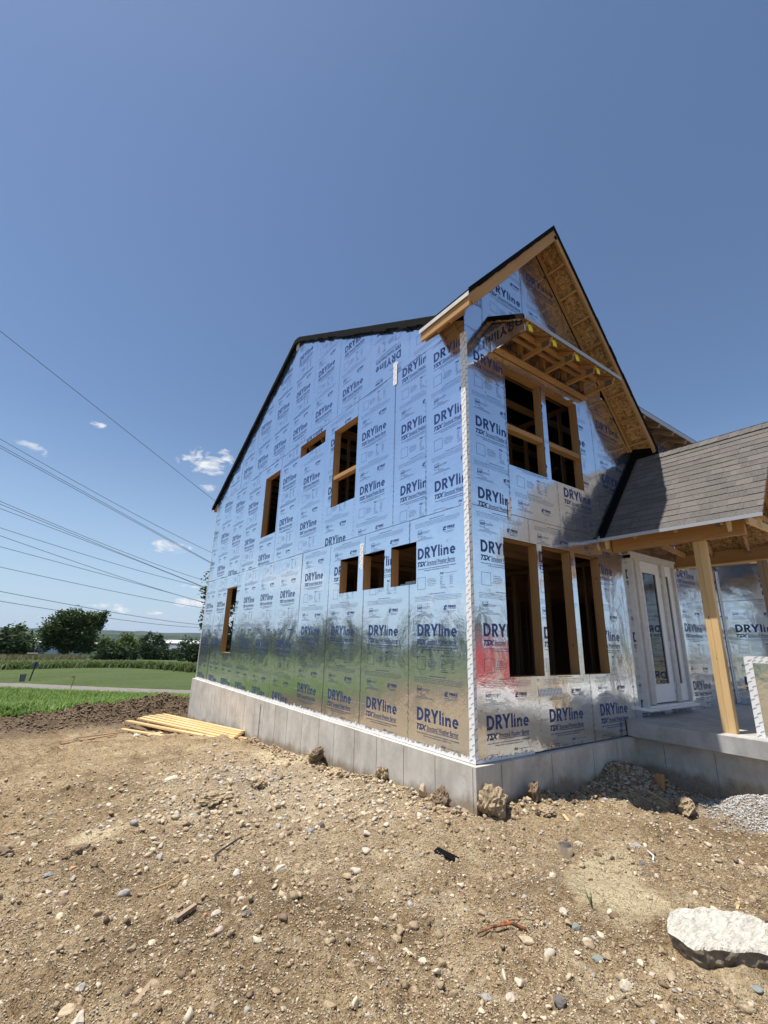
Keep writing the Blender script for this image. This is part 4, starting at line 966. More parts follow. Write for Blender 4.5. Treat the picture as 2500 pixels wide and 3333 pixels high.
# garage wall facing the porch
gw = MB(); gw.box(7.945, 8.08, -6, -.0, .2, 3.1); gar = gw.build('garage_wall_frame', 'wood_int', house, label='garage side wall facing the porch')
sheet(gar, gar3, .01, 1.2, .2, 2.33, .19, .60); sheet(gar, gar3, 1.2, 2.42, .2, 2.33, 1.39, .60); sheet(gar, gar3, 2.42, 6, .2, 3.1, 2.6, .6)
ex = rot90(TILE_FULL)+[.93, 2.42]
sheet(gar, gar3, .01, 2.42, 2.334, 3.1, None, 0, extra=ex)
ex2 = MB(); ex2.box(8.0, 12.6, -6, 0, 3.1, 3.3); ex2.build('garage_roof_deck', 'kraft', house)
mb = MB(); mb.box(7.9, 8.0, -6.2, 0, 3.10, 3.28); mb.build('garage_fascia', 'wood', house)

# ------------------------------------------------------------------ stones and rubble
def ico(sub):
    import bmesh
    bm = bmesh.new(); bmesh.ops.create_icosphere(bm, subdivisions=sub, radius=1)
    v = np.array([q.co[:] for q in bm.verts]); f = np.array([[q.index for q in p.verts] for p in bm.faces]); bm.free(); return v, f
ICO = {k: ico(k) for k in (1, 2, 3, 4)}
def rock(seed, sub=3, cuts=9, cut_d=.55, rough=.05):
    r_ = np.random.default_rng(seed); v, f = ICO[sub]; v = v.copy()
    for _ in range(cuts):
        n = r_.normal(size=3); n /= np.linalg.norm(n); d = r_.uniform(cut_d, cut_d+.25); k = v @ n; s_ = k > d
        v[s_] -= np.outer(k[s_]-d, n)*.96
    nn = (vnoise(v[:, 0]*2.5+seed, v[:, 1]*2.5+v[:, 2]*1.7, seed)-.5)*2+(vnoise(v[:, 2]*6+seed, v[:, 1]*6-v[:, 0]*4, seed+1)-.5)
    if rough > .13: nn = nn+(vnoise(v[:, 0]*9+seed, v[:, 1]*9+v[:, 2]*7, seed+4)-.5)*1.6+(vnoise(v[:, 2]*17+seed, v[:, 0]*17-v[:, 1]*13, seed+5)-.5)*1.1
    return v*(1+nn[:, None]*rough), f
def rotm(r_):
    a, b_, c_ = r_.uniform(0, 6.28), r_.uniform(-.35, .35), r_.uniform(-.35, .35)
    return np.array(Matrix.Rotation(a, 3, 'Z') @ Matrix.Rotation(b_, 3, 'X') @ Matrix.Rotation(c_, 3, 'Y'))
def rmat(name, a, b2, sc_=14, rough=.9, bmp=.5):
    mt, nt, b = mat(name, a, rough, 0, .3); co = objco(nt)
    n_ = noise(nt, co, sc_, 6, .68, .3); nt.links.new(ramp(nt, n_, [(.3, a), (.68, b2)]), b.inputs['Base Color']); bump(nt, b, n_, bmp, .012); M[name] = mt
rmat('stone_pale', (.36, .31, .235), (.56, .50, .40)); rmat('stone_tan', (.36, .27, .175), (.54, .44, .30)); rmat('stone_blue', (.17, .172, .172), (.33, .33, .325))
rmat('stone_grey', (.23, .215, .20), (.42, .40, .37)); rmat('stone_dark', (.09, .08, .075), (.20, .18, .165)); rmat('stone_orange', (.38, .20, .09), (.55, .34, .18)); rmat('stone_pink', (.36, .26, .20), (.52, .42, .35)); rmat('stone_green', (.15, .17, .155), (.29, .31, .28))
rmat('soil_clod', (.19, .135, .08), (.48, .375, .245), 26, .98, .9); rmat('dark_clod', (.10, .070, .045), (.26, .185, .12), 24, .98, .9)
def stone(mname, x, y, sx, sy, sz, rot, label, seed, name='stone', cuts=11, rough=.08, sink=.44, smooth=False, sub=3, cat='stone', cut_d=.62, tilt=(0, 0)):
    v, f = rock(seed, sub, cuts, cut_d, rough); v = v*np.array([sx, sy, sz])/2
    rm = np.array(Matrix.Rotation(rot, 3, 'Z') @ Matrix.Rotation(tilt[0], 3, 'X') @ Matrix.Rotation(tilt[1], 3, 'Y')); v = v @ rm.T
    me = bpy.data.meshes.new(name); me.from_pydata([tuple(p) for p in v], [], [tuple(p) for p in f]); me.materials.append(M[mname])
    if smooth: me.polygons.foreach_set('use_smooth', [True]*len(f))
    o = link(name, me); o.location = (x, y, gz(x, y)+sz*(.5-sink)); thing(o, label, cat); return o
# the flat broken concrete slab at the near right
out = [(-.73, -2.32), (-.85, -2.35), (-.96, -2.40), (-1.0, -2.54), (-.95, -2.60), (-.89, -2.65), (-.80, -2.74), (-.73, -2.81), (-.60, -2.95), (-.42, -3.05), (-.30, -2.95), (-.35, -2.80), (-.42, -2.72), (-.395, -2.65), (-.42, -2.57), (-.50, -2.51), (-.54, -2.43), (-.64, -2.365)]
def tilt(x, y): return .06*((x+.5)*.93+(y+2.6)*.35)
def outline_slab(name, pts, ztop, zbot, m_top, m_side, label, cat, amp=.006, undercut=.85):
    P = []; n0 = len(pts)
    for i in range(n0):
        a, b_ = pts[i], pts[(i+1) % n0]
        for t in np.linspace(0, 1, 7)[:-1]:
            j = .010*(vnoise(np.array(t*5+i*7.3), np.array(i*3.1), 3)-.5); P.append((a[0]+(b_[0]-a[0])*t+j, a[1]+(b_[1]-a[1])*t+j))
    P = np.array(P); c_ = P.mean(0); n = len(P); V = []; F = []; mi = []
    K = 26
    for k in range(K+1):
        s_ = 1-k/K*.98; q = c_+(P-c_)*s_
        z = ztop+tilt(q[:, 0], q[:, 1])+amp*(vnoise(q[:, 0]*9+q[:, 1]*22, q[:, 1]*30-q[:, 0]*14, 7)-.5)*2+amp*.5*(vnoise(q[:, 0]*40, q[:, 1]*60, 8)-.5)+.010*np.abs(vnoise(q[:, 0]*5+q[:, 1]*9, q[:, 1]*34-q[:, 0]*20, 27)-.5)+.012*(vnoise(q[:, 0]*4, q[:, 1]*4, 17)-.5)-(.010 if k == 0 else 0)
        V += [(a, b_, z_) for (a, b_), z_ in zip(q, z)]
    V.append((c_[0], c_[1], ztop+float(tilt(c_[0], c_[1]))))
    for k in range(K):
        for i in range(n): j = (i+1) % n; F.append((k*n+i, k*n+j, (k+1)*n+j, (k+1)*n+i)); mi.append(0)
    for i in range(n): F.append((K*n+i, K*n+(i+1) % n, (K+1)*n)); mi.append(0)
    prev = 0; base = len(V); R_ = 7
    for r_ in range(1, R_+1):
        t = r_/R_; s_ = 1+(undercut-1)*t+.018*math.sin(t*3.1); q = c_+(P-c_)*s_; jit = (vnoise(P[:, 0]*25+r_*1.3, P[:, 1]*25+r_*.9, 5)-.5)*.016
        zt_ = ztop+tilt(P[:, 0], P[:, 1]); V += [(a+j_, b_+j_, z0_+(zbot-z0_)*t) for (a, b_), j_, z0_ in zip(q, jit, zt_)]
        cur = base+(r_-1)*n
        for i in range(n): j = (i+1) % n; F.append((prev+j, prev+i, cur+i, cur+j)); mi.append(1)
        prev = cur
    F.append(tuple(prev+i for i in range(n))[::-1]); mi.append(1)
    me = bpy.data.meshes.new(name); me.from_pydata(V, [], F); me.materials.append(M[m_top]); me.materials.append(M[m_side]); me.polygons.foreach_set('material_index', mi)
    me.update(); o = link(name, me); thing(o, label, cat); return o
mt, nt, b = mat('white_slab_top', (.66, .64, .58), .85, 0, .3)
w1 = noise(nt, mapping(nt, geoco(nt), (6, 22, 5), rot=(0, 0, .9)), 1.6, 5, .6, 1.6); w2 = noise(nt, geoco(nt), 30, 6, .75)
c = ramp(nt, w1, [(.28, (.27, .245, .20)), (.42, (.46, .435, .37)), (.7, (.60, .575, .50))]); c = mixc(nt, MATH(nt, 'MULTIPLY', MATH(nt, 'GREATER_THAN', w2, .60), .7), c, (.20, .18, .155))
nt.links.new(c, b.inputs['Base Color']); bump(nt, b, w1, .8, .022); M['white_slab_top'] = mt
rmat('slab_shade_side', (.085, .068, .048), (.26, .215, .16), 16, .95, .8)  # shade of the side away from the sun, put into a darker colour
outline_slab('concrete_slab', out, -.252, -.425, 'white_slab_top', 'slab_shade_side', 'large flat broken concrete slab with a chalk-white rippled top and edge coloured dark for shade, lying on the dirt', 'concrete slab')
S = stone
S('stone_pale', -2.31, .0, .15, .115, .085, .5, 'flat square pale stone lying alone beside a yellow mud patch', 101, cuts=14, cut_d=.5)
S('stone_pale', -3.54, -.93, .075, .045, .035, .9, 'small white oval stone standing out on the brown dirt', 102, cuts=8)
S('stone_pale', -3.76, -1.03, .13, .075, .05, 1.0, 'long angular chalk-pale stone with a flat face', 103, cuts=12, cut_d=.5)
S('stone_tan', -3.80, -.93, .10, .075, .05, .6, 'rounded tan stone touching the long chalk-pale one', 104)
S('stone_grey', -3.74, -.80, .095, .05, .04, .8, 'wedge-shaped light grey stone with a dark shadowed edge', 105, cuts=12, cut_d=.5)
S('stone_blue', -3.86, .73, .12, .07, .04, .5, 'blue-grey wedge of slate beside a small rusty stone', 106, cuts=12, cut_d=.45)
S('stone_orange', -3.70, .80, .055, .04, .035, .2, 'small rusty brown stone beside the blue-grey slate', 107)
S('stone_blue', -3.66, .46, .085, .07, .05, .8, 'chunky blue-grey stone with a pale top edge', 108, cuts=12, cut_d=.5)
S('stone_pale', -3.88, .45, .12, .06, .04, .2, 'lumpy cream stone half buried to the left of a chunky blue-grey stone', 109, rough=.12)
S('stone_pink', -3.77, .40, .08, .05, .04, .1, 'dull pinkish stone between the lumpy cream stone and the chunky blue one', 110)
S('stone_grey', -3.42, .17, .09, .055, .04, .4, 'smooth lilac-grey cobble lying by itself', 111, smooth=True, cuts=3)
S('stone_pale', -3.10, -.27, .055, .05, .03, .2, 'flat cream pebble next to a thin black twig', 112)
S('stone_pale', -3.13, -.40, .045, .035, .025, .7, 'tiny bright white stone below the flat cream pebble', 113)
S('stone_pale', -2.99, -.56, .075, .05, .045, .3, 'pale rounded stone leaning against a thin orange stone', 114, smooth=True, cuts=4)
S('stone_orange', -3.06, -.55, .07, .022, .03, .9, 'thin orange sliver of stone', 115, cuts=10)
S('stone_pink', -3.03, -.75, .06, .05, .045, .2, 'round beige cobble below the thin orange sliver', 116, smooth=True, cuts=3)
S('stone_dark', -2.84, -.68, .09, .05, .045, .3, 'dark stone with white streaks at the middle of the foreground', 117)
S('stone_pale', -2.78, -.42, .07, .05, .04, .3, 'rounded white-pink cobble above the dark streaked stone', 118, smooth=True, cuts=3)
S('stone_tan', -1.53, -1.84, .055, .105, .045, .35, 'long cream stone lying beside the rusty broken root', 119, cuts=6)
S('stone_pale', -1.51, -1.99, .085, .05, .045, -.15, 'smooth white oval cobble below the rusty root', 120, smooth=True, cuts=2)
S('stone_pale', -1.26, -2.07, .062, .055, .05, -.2, 'egg-shaped cream cobble on the edge of the dried mud', 121, smooth=True, cuts=2)
S('stone_green', -1.34, -2.18, .085, .052, .03, -.5, 'flat green-grey oval stone below the egg-shaped cobble', 122, smooth=True, cuts=4)
S('stone_green', -1.17, -1.94, .062, .05, .045, .2, 'dark blue-green rounded stone beside the dried mud', 123, cuts=5)
S('stone_pale', -1.13, -1.83, .075, .06, .045, .4, 'knobbly pale pink stone above the blue-green one', 124, rough=.12)
S('stone_pale', -2.13, -1.60, .075, .08, .075, .2, 'tall white angular stone with a dark base in the lower middle', 125, cuts=12, cut_d=.5)
S('stone_blue', -2.40, -1.40, .065, .04, .03, .4, 'small blue-grey angular stone left of the tall white one', 126)
S('stone_pale', -1.45, -2.40, .06, .075, .05, .2, 'cream cobble with a pointed tip near the bottom edge', 127, cuts=5)
S('stone_dark', -1.79, -2.24, .075, .065, .06, .2, 'brown earthy lump of stone at the bottom middle', 128, rough=.12)
S('stone_pale', -1.97, -2.09, .06, .06, .05, .3, 'white angular stone beside a grey one at the bottom', 129, cuts=12)
S('stone_grey', -2.07, -2.01, .07, .05, .04, -.4, 'grey striped stone beside the white angular one at the bottom', 130)
S('stone_green', -.92, -2.80, .06, .05, .02, .2, 'round flat green-grey stone below the white concrete slab', 131, smooth=True, cuts=3)
S('stone_pale', -.98, -3.0, .14, .13, .06, .2, 'big pale boulder at the bottom right corner', 132, cuts=12)
S('stone_tan', .80, -.74, .16, .09, .06, .2, 'flat tan stone on the dirt in front of the corner clod', 133, cuts=12)
S('stone_grey', .56, -1.44, .13, .10, .05, .2, 'grey-brown broken stone to the right of the metal pipe stub', 134, rough=.1)
S('stone_pink', 1.02, -2.10, .12, .08, .06, .2, 'rounded pinkish stone at the right edge of the dirt', 135)
S('stone_pale', .11, -1.15, .10, .09, .06, .3, 'pale knobbly stone right of the metal pipe stub', 136, rough=.12)
S('stone_dark', .23, -1.66, .10, .07, .05, .1, 'rusty brown stone below the grey-brown broken one', 137)
S('stone_dark', -1.55, -.10, .07, .05, .05, .4, 'small dark grey stone near the black felt scrap', 138)
S('stone_pale', -2.11, 2.0, .16, .13, .06, .3, 'bright whitish rock in the rubble left of the foundation', 139, cuts=13)
S('stone_blue', -1.78, .50, .13, .07, .08, .7, 'blue-grey angular rock on the rubble swell', 140, cuts=13, cut_d=.5)
S('stone_dark', -1.60, .62, .09, .08, .09, .2, 'dark stone with a sunlit cream top', 141, cuts=10)
S('stone_pale', -2.45, 3.3, .20, .18, .10, .2, 'pale round boulder alone on the trampled dirt to the left', 142, cuts=5, smooth=True)
S('stone_pale', -2.62, 1.55, .15, .09, .05, .2, 'flat cream stone beside the dark burrow clod', 143)
# clods of earth against the foundation
random.seed(2)
S('soil_clod', .04, -.20, .40, .26, .34, .3, 'tall clod of earth leaning against the near foundation corner', 201, 'earth_clod', 5, .15, .2, False, 4, 'earth clod')
S('dark_clod', -.22, .34, .24, .20, .22, .9, 'brown crumbly clod left of the near corner, against the foundation', 202, 'earth_clod', 6, .18, .2, False, 4, 'earth clod')
S('stone_tan', -.22, .66, .15, .10, .22, .4, 'upright tan rock standing against the side foundation', 203, 'rock', 12, .06, .25, False, 3, 'rock', .5)
S('soil_clod', -.18, 1.55, .20, .14, .24, .4, 'narrow pointed clod stuck up against the side foundation', 204, 'earth_clod', 3, .22, .25, False, 4, 'earth clod')
S('dark_clod', -.22, 3.35, .36, .22, .30, .9, 'dark tilted clod leaning on the middle of the side foundation', 205, 'earth_clod', 8, .16, .15, False, 4, 'earth clod', .6, (.4, .3))
S('soil_clod', -.35, 2.45, .45, .25, .17, .4, 'low broad clod by the foundation below a form line', 206, 'earth_clod', 8, .18, .3, False, 4, 'earth clod')
S('dark_clod', .72, -.22, .20, .16, .26, .4, 'dark clod with a broken root stuck to the front foundation', 207, 'earth_clod', 8, .16, .15, False, 4, 'earth clod')
S('soil_clod', .52, -.52, .22, .18, .12, .4, 'low clod of matted soil in front of the front foundation', 208, 'earth_clod', 8, .2, .3, False, 4, 'earth clod')
S('soil_clod', 2.35, -1.15, .30, .22, .20, .4, 'rounded earth clod at the edge of the porch shade', 209, 'earth_clod', 8, .16, .25, False, 4, 'earth clod')
S('soil_clod', -1.7, 2.1, .24, .2, .15, .4, 'brown clod on top of the pale rubble', 210, 'earth_clod', 8, .18, .3, False, 4, 'earth clod')
S('dark_clod', -3.62, 1.17, .20, .16, .11, .4, 'dark hollow clod beside a small cracked mud pan', 211, 'earth_clod', 8, .2, .3, False, 4, 'earth clod')
S('dark_clod', -4.22, 1.5, .3, .2, .1, .4, 'dark root-like lump of soil at the left edge', 212, 'earth_clod', 8, .2, .3, False, 4, 'earth clod')
S('soil_clod', -2.35, 1.75, .34, .22, .13, .2, 'jagged clod above the cracked mud pan', 213, 'earth_clod', 8, .22, .35, False, 4, 'earth clod')

# loose gravel and crumbs of soil: uncountable
def scatter(name, n, mats, sampler, smin, smax, label, seed, sub=1, power=2.2, sink=.25, shapes=14, rgh=.16):
    r_ = np.random.default_rng(seed); T = [rock(seed*50+k, sub, 14, .42, rgh) for k in range(shapes)]
    xy = sampler(r_, n); z = ground_z(xy[:, 0], xy[:, 1]); VV = []; FF = []; MI = []; base = 0
    s_ = smin+(smax-smin)*r_.random(n)**power; ti = r_.integers(0, shapes, n); mi_ = r_.integers(0, len(mats), n); asp = r_.uniform(.55, 1.0, (n, 3)); asp[:, 2] *= .7; an = r_.uniform(0, 6.28, n); tx = r_.uniform(-.4, .4, n)
    for i in range(n):
        v, f = T[ti[i]]; v = v*asp[i]*s_[i]/2; ca, sa, ct_, st_ = math.cos(an[i]), math.sin(an[i]), math.cos(tx[i]), math.sin(tx[i])
        y_ = v[:, 1]*ct_-v[:, 2]*st_; z_ = v[:, 1]*st_+v[:, 2]*ct_
        VV.append(np.stack([v[:, 0]*ca-y_*sa+xy[i, 0], v[:, 0]*sa+y_*ca+xy[i, 1], z_+z[i]+s_[i]*.5*asp[i, 2]*(1-2*sink)], -1)); FF.append(f+base); MI.append(np.full(len(f), mi_[i])); base += len(v)
    V_ = np.concatenate(VV).astype(np.float32); F_ = np.concatenate(FF).astype(np.int32)
    me = bpy.data.meshes.new(name); me.vertices.add(len(V_)); me.vertices.foreach_set('co', V_.ravel()); me.loops.add(F_.size); me.loops.foreach_set('vertex_index', F_.ravel())
    me.polygons.add(len(F_)); me.polygons.foreach_set('loop_start', np.arange(0, F_.size, 3, dtype=np.int32)); me.polygons.foreach_set('material_index', np.concatenate(MI).astype(np.int32))
    for m_ in mats: me.materials.append(M[m_])
    me.update(calc_edges=True); o = link(name, me, kind='stuff'); o['label'] = label; o['category'] = 'gravel'; return o
CX, CY_ = -4.2, -4.02
def outside(p):
    x, y = p[:, 0], p[:, 1]
    ok = ~((x > -.12) & (y > -.12)) & ~((x > 3.25) & (y > -4.4) & (y < 0))
    ok &= ~((x > -1.0) & (x < -.36) & (y > -2.95) & (y < -2.36) & (y > -2.9-(x+.73)*.5))
    return ok
def near_s(r0, r1, pw=1.0):
    def f(r_, n):
        out = np.zeros((0, 2))
        while len(out) < n:
            d = r0+(r1-r0)*r_.random(n)**pw; a = R(35.3)+r_.uniform(-R(44), R(46), n)
            p = np.stack([CX+d*np.sin(a), CY_+d*np.cos(a)], -1); p = p[outside(p)]
            inm = (((p[:, 0]+.50)/.40)**2+((p[:, 1]+1.85)/.46)**2 < 1) | (((p[:, 0]+3.42)/.3)**2+((p[:, 1]-1.72)/.22)**2 < 1); p = p[~inm | (r_.random(len(p)) < .12)]; out = np.concatenate([out, p])
        return out[:n]
    return f
rmat('gravel_pale', (.44, .37, .26), (.60, .52, .39)); rmat('gravel_grey', (.27, .245, .21), (.42, .385, .33))
mix = ['stone_tan', 'soil_clod', 'gravel_pale', 'stone_tan', 'soil_clod', 'stone_tan', 'gravel_grey', 'soil_clod', 'stone_pink', 'soil_clod', 'gravel_pale', 'gravel_grey']
scatter('gravel', 30000, mix, near_s(1.7, 6.5, .85), .007, .030, 'fine gravel and soil crumbs strewn over the bare dirt', 61)
scatter('soil_clods', 4200, ['soil_clod', 'soil_clod', 'dark_clod', 'soil_clod', 'gravel_pale'], near_s(1.8, 9, .8), .03, .11, 'small broken clods of soil half sunk in the dirt', 70, 2, 3.0, .40, rgh=.24)
scatter('soil_crumbs', 70000, ['soil_clod', 'soil_clod', 'stone_tan', 'dark_clod', 'soil_clod', 'stone_tan', 'gravel_pale'], near_s(1.7, 5.6, .8), .006, .022, 'crumbly grains of soil covering the near dirt', 69, 1, 1.6, .2)
scatter('gravel', 5200, mix, near_s(1.9, 9, .8), .018, .062, 'coarser pebbles strewn over the bare dirt', 62, 2, 3.4, .38)
scatter('gravel', 9000, mix, near_s(6.0, 17, .9), .015, .06, 'gravel and crumbs on the dirt farther from the camera', 63, 1, 2.6)
def rub(r_, n):
    p = np.concatenate([r_.normal((-1.6, 2.6), (.75, 1.6), (n//2, 2)), r_.normal((-2.6, 1.6), (.6, .7), (n-n//2-n//4, 2)), r_.normal((-.9, .9), (.5, .5), (n//4, 2))]); return np.where(outside(p)[:, None], p, [[-1.4, 2.0]]+r_.normal(0, .3, (n, 2)))
scatter('rubble', 2600, ['stone_pale', 'stone_tan', 'stone_tan', 'soil_clod', 'soil_clod', 'stone_tan', 'stone_grey', 'stone_pale'], rub, .02, .13, 'pale broken rubble heaped on the dirt left of the foundation', 64, 2, 3.2, .36)
def ridge_s(r_, n):
    t = r_.random(n); y = -.2+9*t; p = np.stack([-.16-r_.random(n)**1.5*.30, y], -1)
    k = n//4; p[:k] = np.stack([r_.uniform(.1, 3.3, k), -.14-r_.random(k)**1.5*.35], -1); return p
scatter('soil_crumbs', 1500, ['soil_clod', 'stone_tan', 'dark_clod', 'soil_clod'], ridge_s, .02, .11, 'crumbled soil along the foot of the foundation', 65, 2, 2.2, .2)
def pile_s(r_, n): return np.stack([np.clip(r_.normal(2.65, .36, n), 1.6, 3.2), np.clip(r_.normal(-.42, .20, n), -1.1, -.12)], -1)
scatter('soil_crumbs', 1500, ['soil_clod', 'dark_clod', 'soil_clod', 'stone_grey'], pile_s, .02, .11, 'heaped soil and rubble in the shade of the porch corner', 66, 2, 3.0, .3)
def wh_s(r_, n): return np.stack([np.clip(r_.normal(2.85, .24, n), 2, 3.22), np.clip(r_.normal(-1.75, .38, n), -3.2, -.7)], -1)
rmat('mortar', (.34, .335, .33), (.58, .57, .55), 60, .95, .6)
scatter('mortar_rubble', 6500, ['mortar', 'mortar', 'mortar', 'stone_grey'], wh_s, .012, .055, 'whitish spilled mortar crumbs beside the porch foundation', 67, 1, 2.4, .15)
def berm_s(r_, n):
    p = np.concatenate([r_.normal((-.7, 14.3), (1.0, .8), (n//2, 2)), r_.normal((-3.1, 13.4), (1.2, .8), (n-n//2, 2))]); return p
scatter('spoil_clods', 6000, ['dark_clod'], berm_s, .03, .15, 'dark clods covering the spoil bank before the grass', 68, 2, 2.0, .2)

# small litter
def stick(name, pts, r, mname, label, cat, r1=None, n=7):
    mb = MB(); mb.tube([(x, y, gz(x, y)+h) for x, y, h in pts], r, n, r1=r1); o = mb.build(name, mname, None, smooth=True); thing(o, label, cat); return o
mt, nt, b = mat('root_bark', (.16, .06, .03), .9); nt.links.new(ramp(nt, noise(nt, geoco(nt), 30, 4), [(.4, (.07, .04, .025)), (.6, (.34, .11, .04))]), b.inputs['Base Color']); M['root'] = mt
mt, nt, b = mat('black_rubber', (.02, .02, .022), .5); M['rubber'] = mt
stick('broken_root', [(-1.70, -1.60, .02), (-1.62, -1.66, .03), (-1.53, -1.73, .03), (-1.47, -1.79, .01)], .005, 'root', 'rusty orange broken root lying on the dirt', 'root', .013)
stick('twig', [(-1.60, -1.64, .02), (-1.45, -1.66, .03), (-1.28, -1.78, .01)], .006, 'root', 'thin dark twig crossing the rusty root', 'twig', .003)
stick('strap', [(-2.72, .36, .0), (-2.68, .50, .03), (-2.56, .60, .05), (-2.42, .64, .03), (-2.40, .63, .03)], .010, 'rubber', 'curled black strap arching off the dirt', 'strap', .007)
stick('dry_stalk', [(-3.28, .08, .01), (-3.16, .10, .02), (-3.02, .24, .03), (-2.95, .24, .01)], .006, 'wood_pale', 'crooked dry straw stalk', 'stalk', .004)
stick('twig', [(-3.06, -.25, .02), (-3.0, -.28, .02), (-2.93, -.30, .015), (-2.88, -.27, .01)], .005, 'rubber', 'thin black twig next to the flat cream pebble', 'twig', .003)
stick('twig', [(2.35, -.95, .0), (2.2, -.85, .10), (2.12, -.75, .16)], .006, 'wood_pale', 'pale straw leaning on the shaded soil heap', 'twig', .003)
stick('metal_bar', [(2.75, -2.0, .06), (3.0, -1.95, .07), (3.15, -1.85, .09)], .010, 'galv', 'thin grey metal bar lying on the mortar rubble', 'bar')
stick('dry_stalk', [(.30, -1.72, .01), (.36, -1.70, .03), (.42, -1.62, .03)], .008, 'white', 'short white strip of plastic near the right edge', 'plastic strip', .005)
def board(name, p0, p1, w, h, mname, label, cat, group=None, up_=(0, 0, 1)):
    mb = MB(); c_ = (Vector(p0)+Vector(p1))/2; mb.beam(Vector(p0)-c_, Vector(p1)-c_, w, h, up_, 0); o = mb.build(name, mname); o.location = c_; thing(o, label, cat, group); return o
def zz_(x, y, h): return (x, y, gz(x, y)+h)
board('wood_offcut', zz_(-3.22, -.48, .02), zz_(-3.08, -.40, .025), .028, .02, 'wood_grey', 'short splintered wood offcut lying on the dirt', 'wood scrap')
board('wood_offcut', zz_(-3.58, -1.10, .0), zz_(-3.34, -.84, .003), .026, .008, 'wood_grey', 'long thin grey lath at the bottom left', 'wood scrap')
board('wood_offcut', zz_(.56, -.76, .01), zz_(.62, -.66, .02), .03, .012, 'wood_pale', 'small bright orange wood chip in front of the corner', 'wood scrap')
board('wood_offcut', zz_(-.02, -2.42, .0), zz_(.14, -2.38, .012), .014, .008, 'wood_pale', 'thin orange stick poking out behind the concrete slab', 'wood scrap')
board('felt_scrap', zz_(-1.16, -.62, .01), zz_(-1.08, -.80, .012), .09, .006, 'black', 'rectangular scrap of black roofing felt on the dirt', 'felt scrap')
board('wood_stake', zz_(2.78, -.66, -.05), zz_(2.80, -.66, .18), .085, .085, 'wood', 'short square wooden stake driven in beside the porch', 'stake', up_=(0, 1, 0))
board('lath', zz_(-3.48, 9.1, .03), zz_(-2.35, 9.75, .05), .05, .02, 'wood', 'weathered board lying apart on the trampled dirt', 'board')
board('lath', zz_(-3.2, 9.3, .03), zz_(-1.95, 10.25, .05), .05, .02, 'wood_grey', 'thin grey board just behind the weathered one', 'board')
S('tape', -1.95, 9.38, .22, .12, .07, .4, 'crumpled white scrap beside the loose boards', 301, 'trash_scrap', 8, .15, .2, False, 2, 'litter')
S('stone_tan', -1.5, 9.35, .55, .26, .07, .5, 'flat tan flagstone in front of the lumber pile', 302, 'flat_stone', 12, .06, .2)
# galvanised pipe stub
mb = MB(); n = 28; x0, y0 = -.16, -1.20; z0 = gz(x0, y0)
for r_, s_ in ((.058, 1), (.049, -1)):
    for k in range(n):
        a, b_ = 2*math.pi*k/n, 2*math.pi*(k+1)/n; p = [(r_*math.cos(q), r_*math.sin(q)) for q in (a, b_)]
        mb.face([(p[0][0], p[0][1], -.05), (p[1][0], p[1][1], -.05), (p[1][0], p[1][1], .085), (p[0][0], p[0][1], .085)])
for k in range(n):
    a, b_ = 2*math.pi*k/n, 2*math.pi*(k+1)/n; mb.face([(.058*math.cos(a), .058*math.sin(a), .085), (.058*math.cos(b_), .058*math.sin(b_), .085), (.049*math.cos(b_), .049*math.sin(b_), .085), (.049*math.cos(a), .049*math.sin(a), .085)])
o = mb.build('pipe_stub', 'galv', None, smooth=False); o.location = (x0, y0, z0); o.rotation_euler = (.06, -.05, 0); thing(o, 'short open silver metal pipe stub standing in the dirt', 'pipe')

# lumber pile beside the foundation
random.seed(6)
LB = [((-2.10, 10.70, -1.13), (-.62, 6.55, -.955), 'lowest long board, lying apart in front of the lumber pile'),
      ((-1.92, 11.25, -1.02), (-.52, 6.80, -.885), 'front top board of the lumber pile, reaching farthest left'),
      ((-1.60, 11.45, -1.00), (-.43, 6.84, -.865), 'second top board of the lumber pile'),
      ((-1.46, 11.56, -.985), (-.345, 6.88, -.845), 'third top board of the lumber pile'),
      ((-1.30, 11.62, -.975), (-.26, 6.96, -.825), 'fourth top board of the lumber pile'),
      ((-1.12, 11.58, -.965), (-.19, 7.02, -.805), 'fifth top board of the lumber pile'),
      ((-.96, 11.58, -.955), (-.135, 7.08, -.785), 'rear top board of the lumber pile, against the foundation'),
      ((-1.55, 10.9, -1.075), (-.47, 6.66, -.93), 'underlying board below the front of the lumber pile'),
      ((-1.35, 11.0, -1.06), (-.36, 6.62, -.91), 'second underlying board whose end juts out under the lumber pile'),
      ((-1.15, 11.0, -1.05), (-.27, 6.66, -.885), 'third underlying board jutting out under the lumber pile'),
      ((-.98, 11.0, -1.04), (-.19, 6.62, -.86), 'underlying board nearest the foundation'),
      ((-1.05, 10.6, -1.13), (-.26, 6.50, -.97), 'bottom board of the lumber pile, touching the dirt')]
for a, b_, lab in LB: board('lumber_board', a, b_, .125, .038, 'wood_pale', lab, 'board', 'boards in the lumber pile beside the foundation')

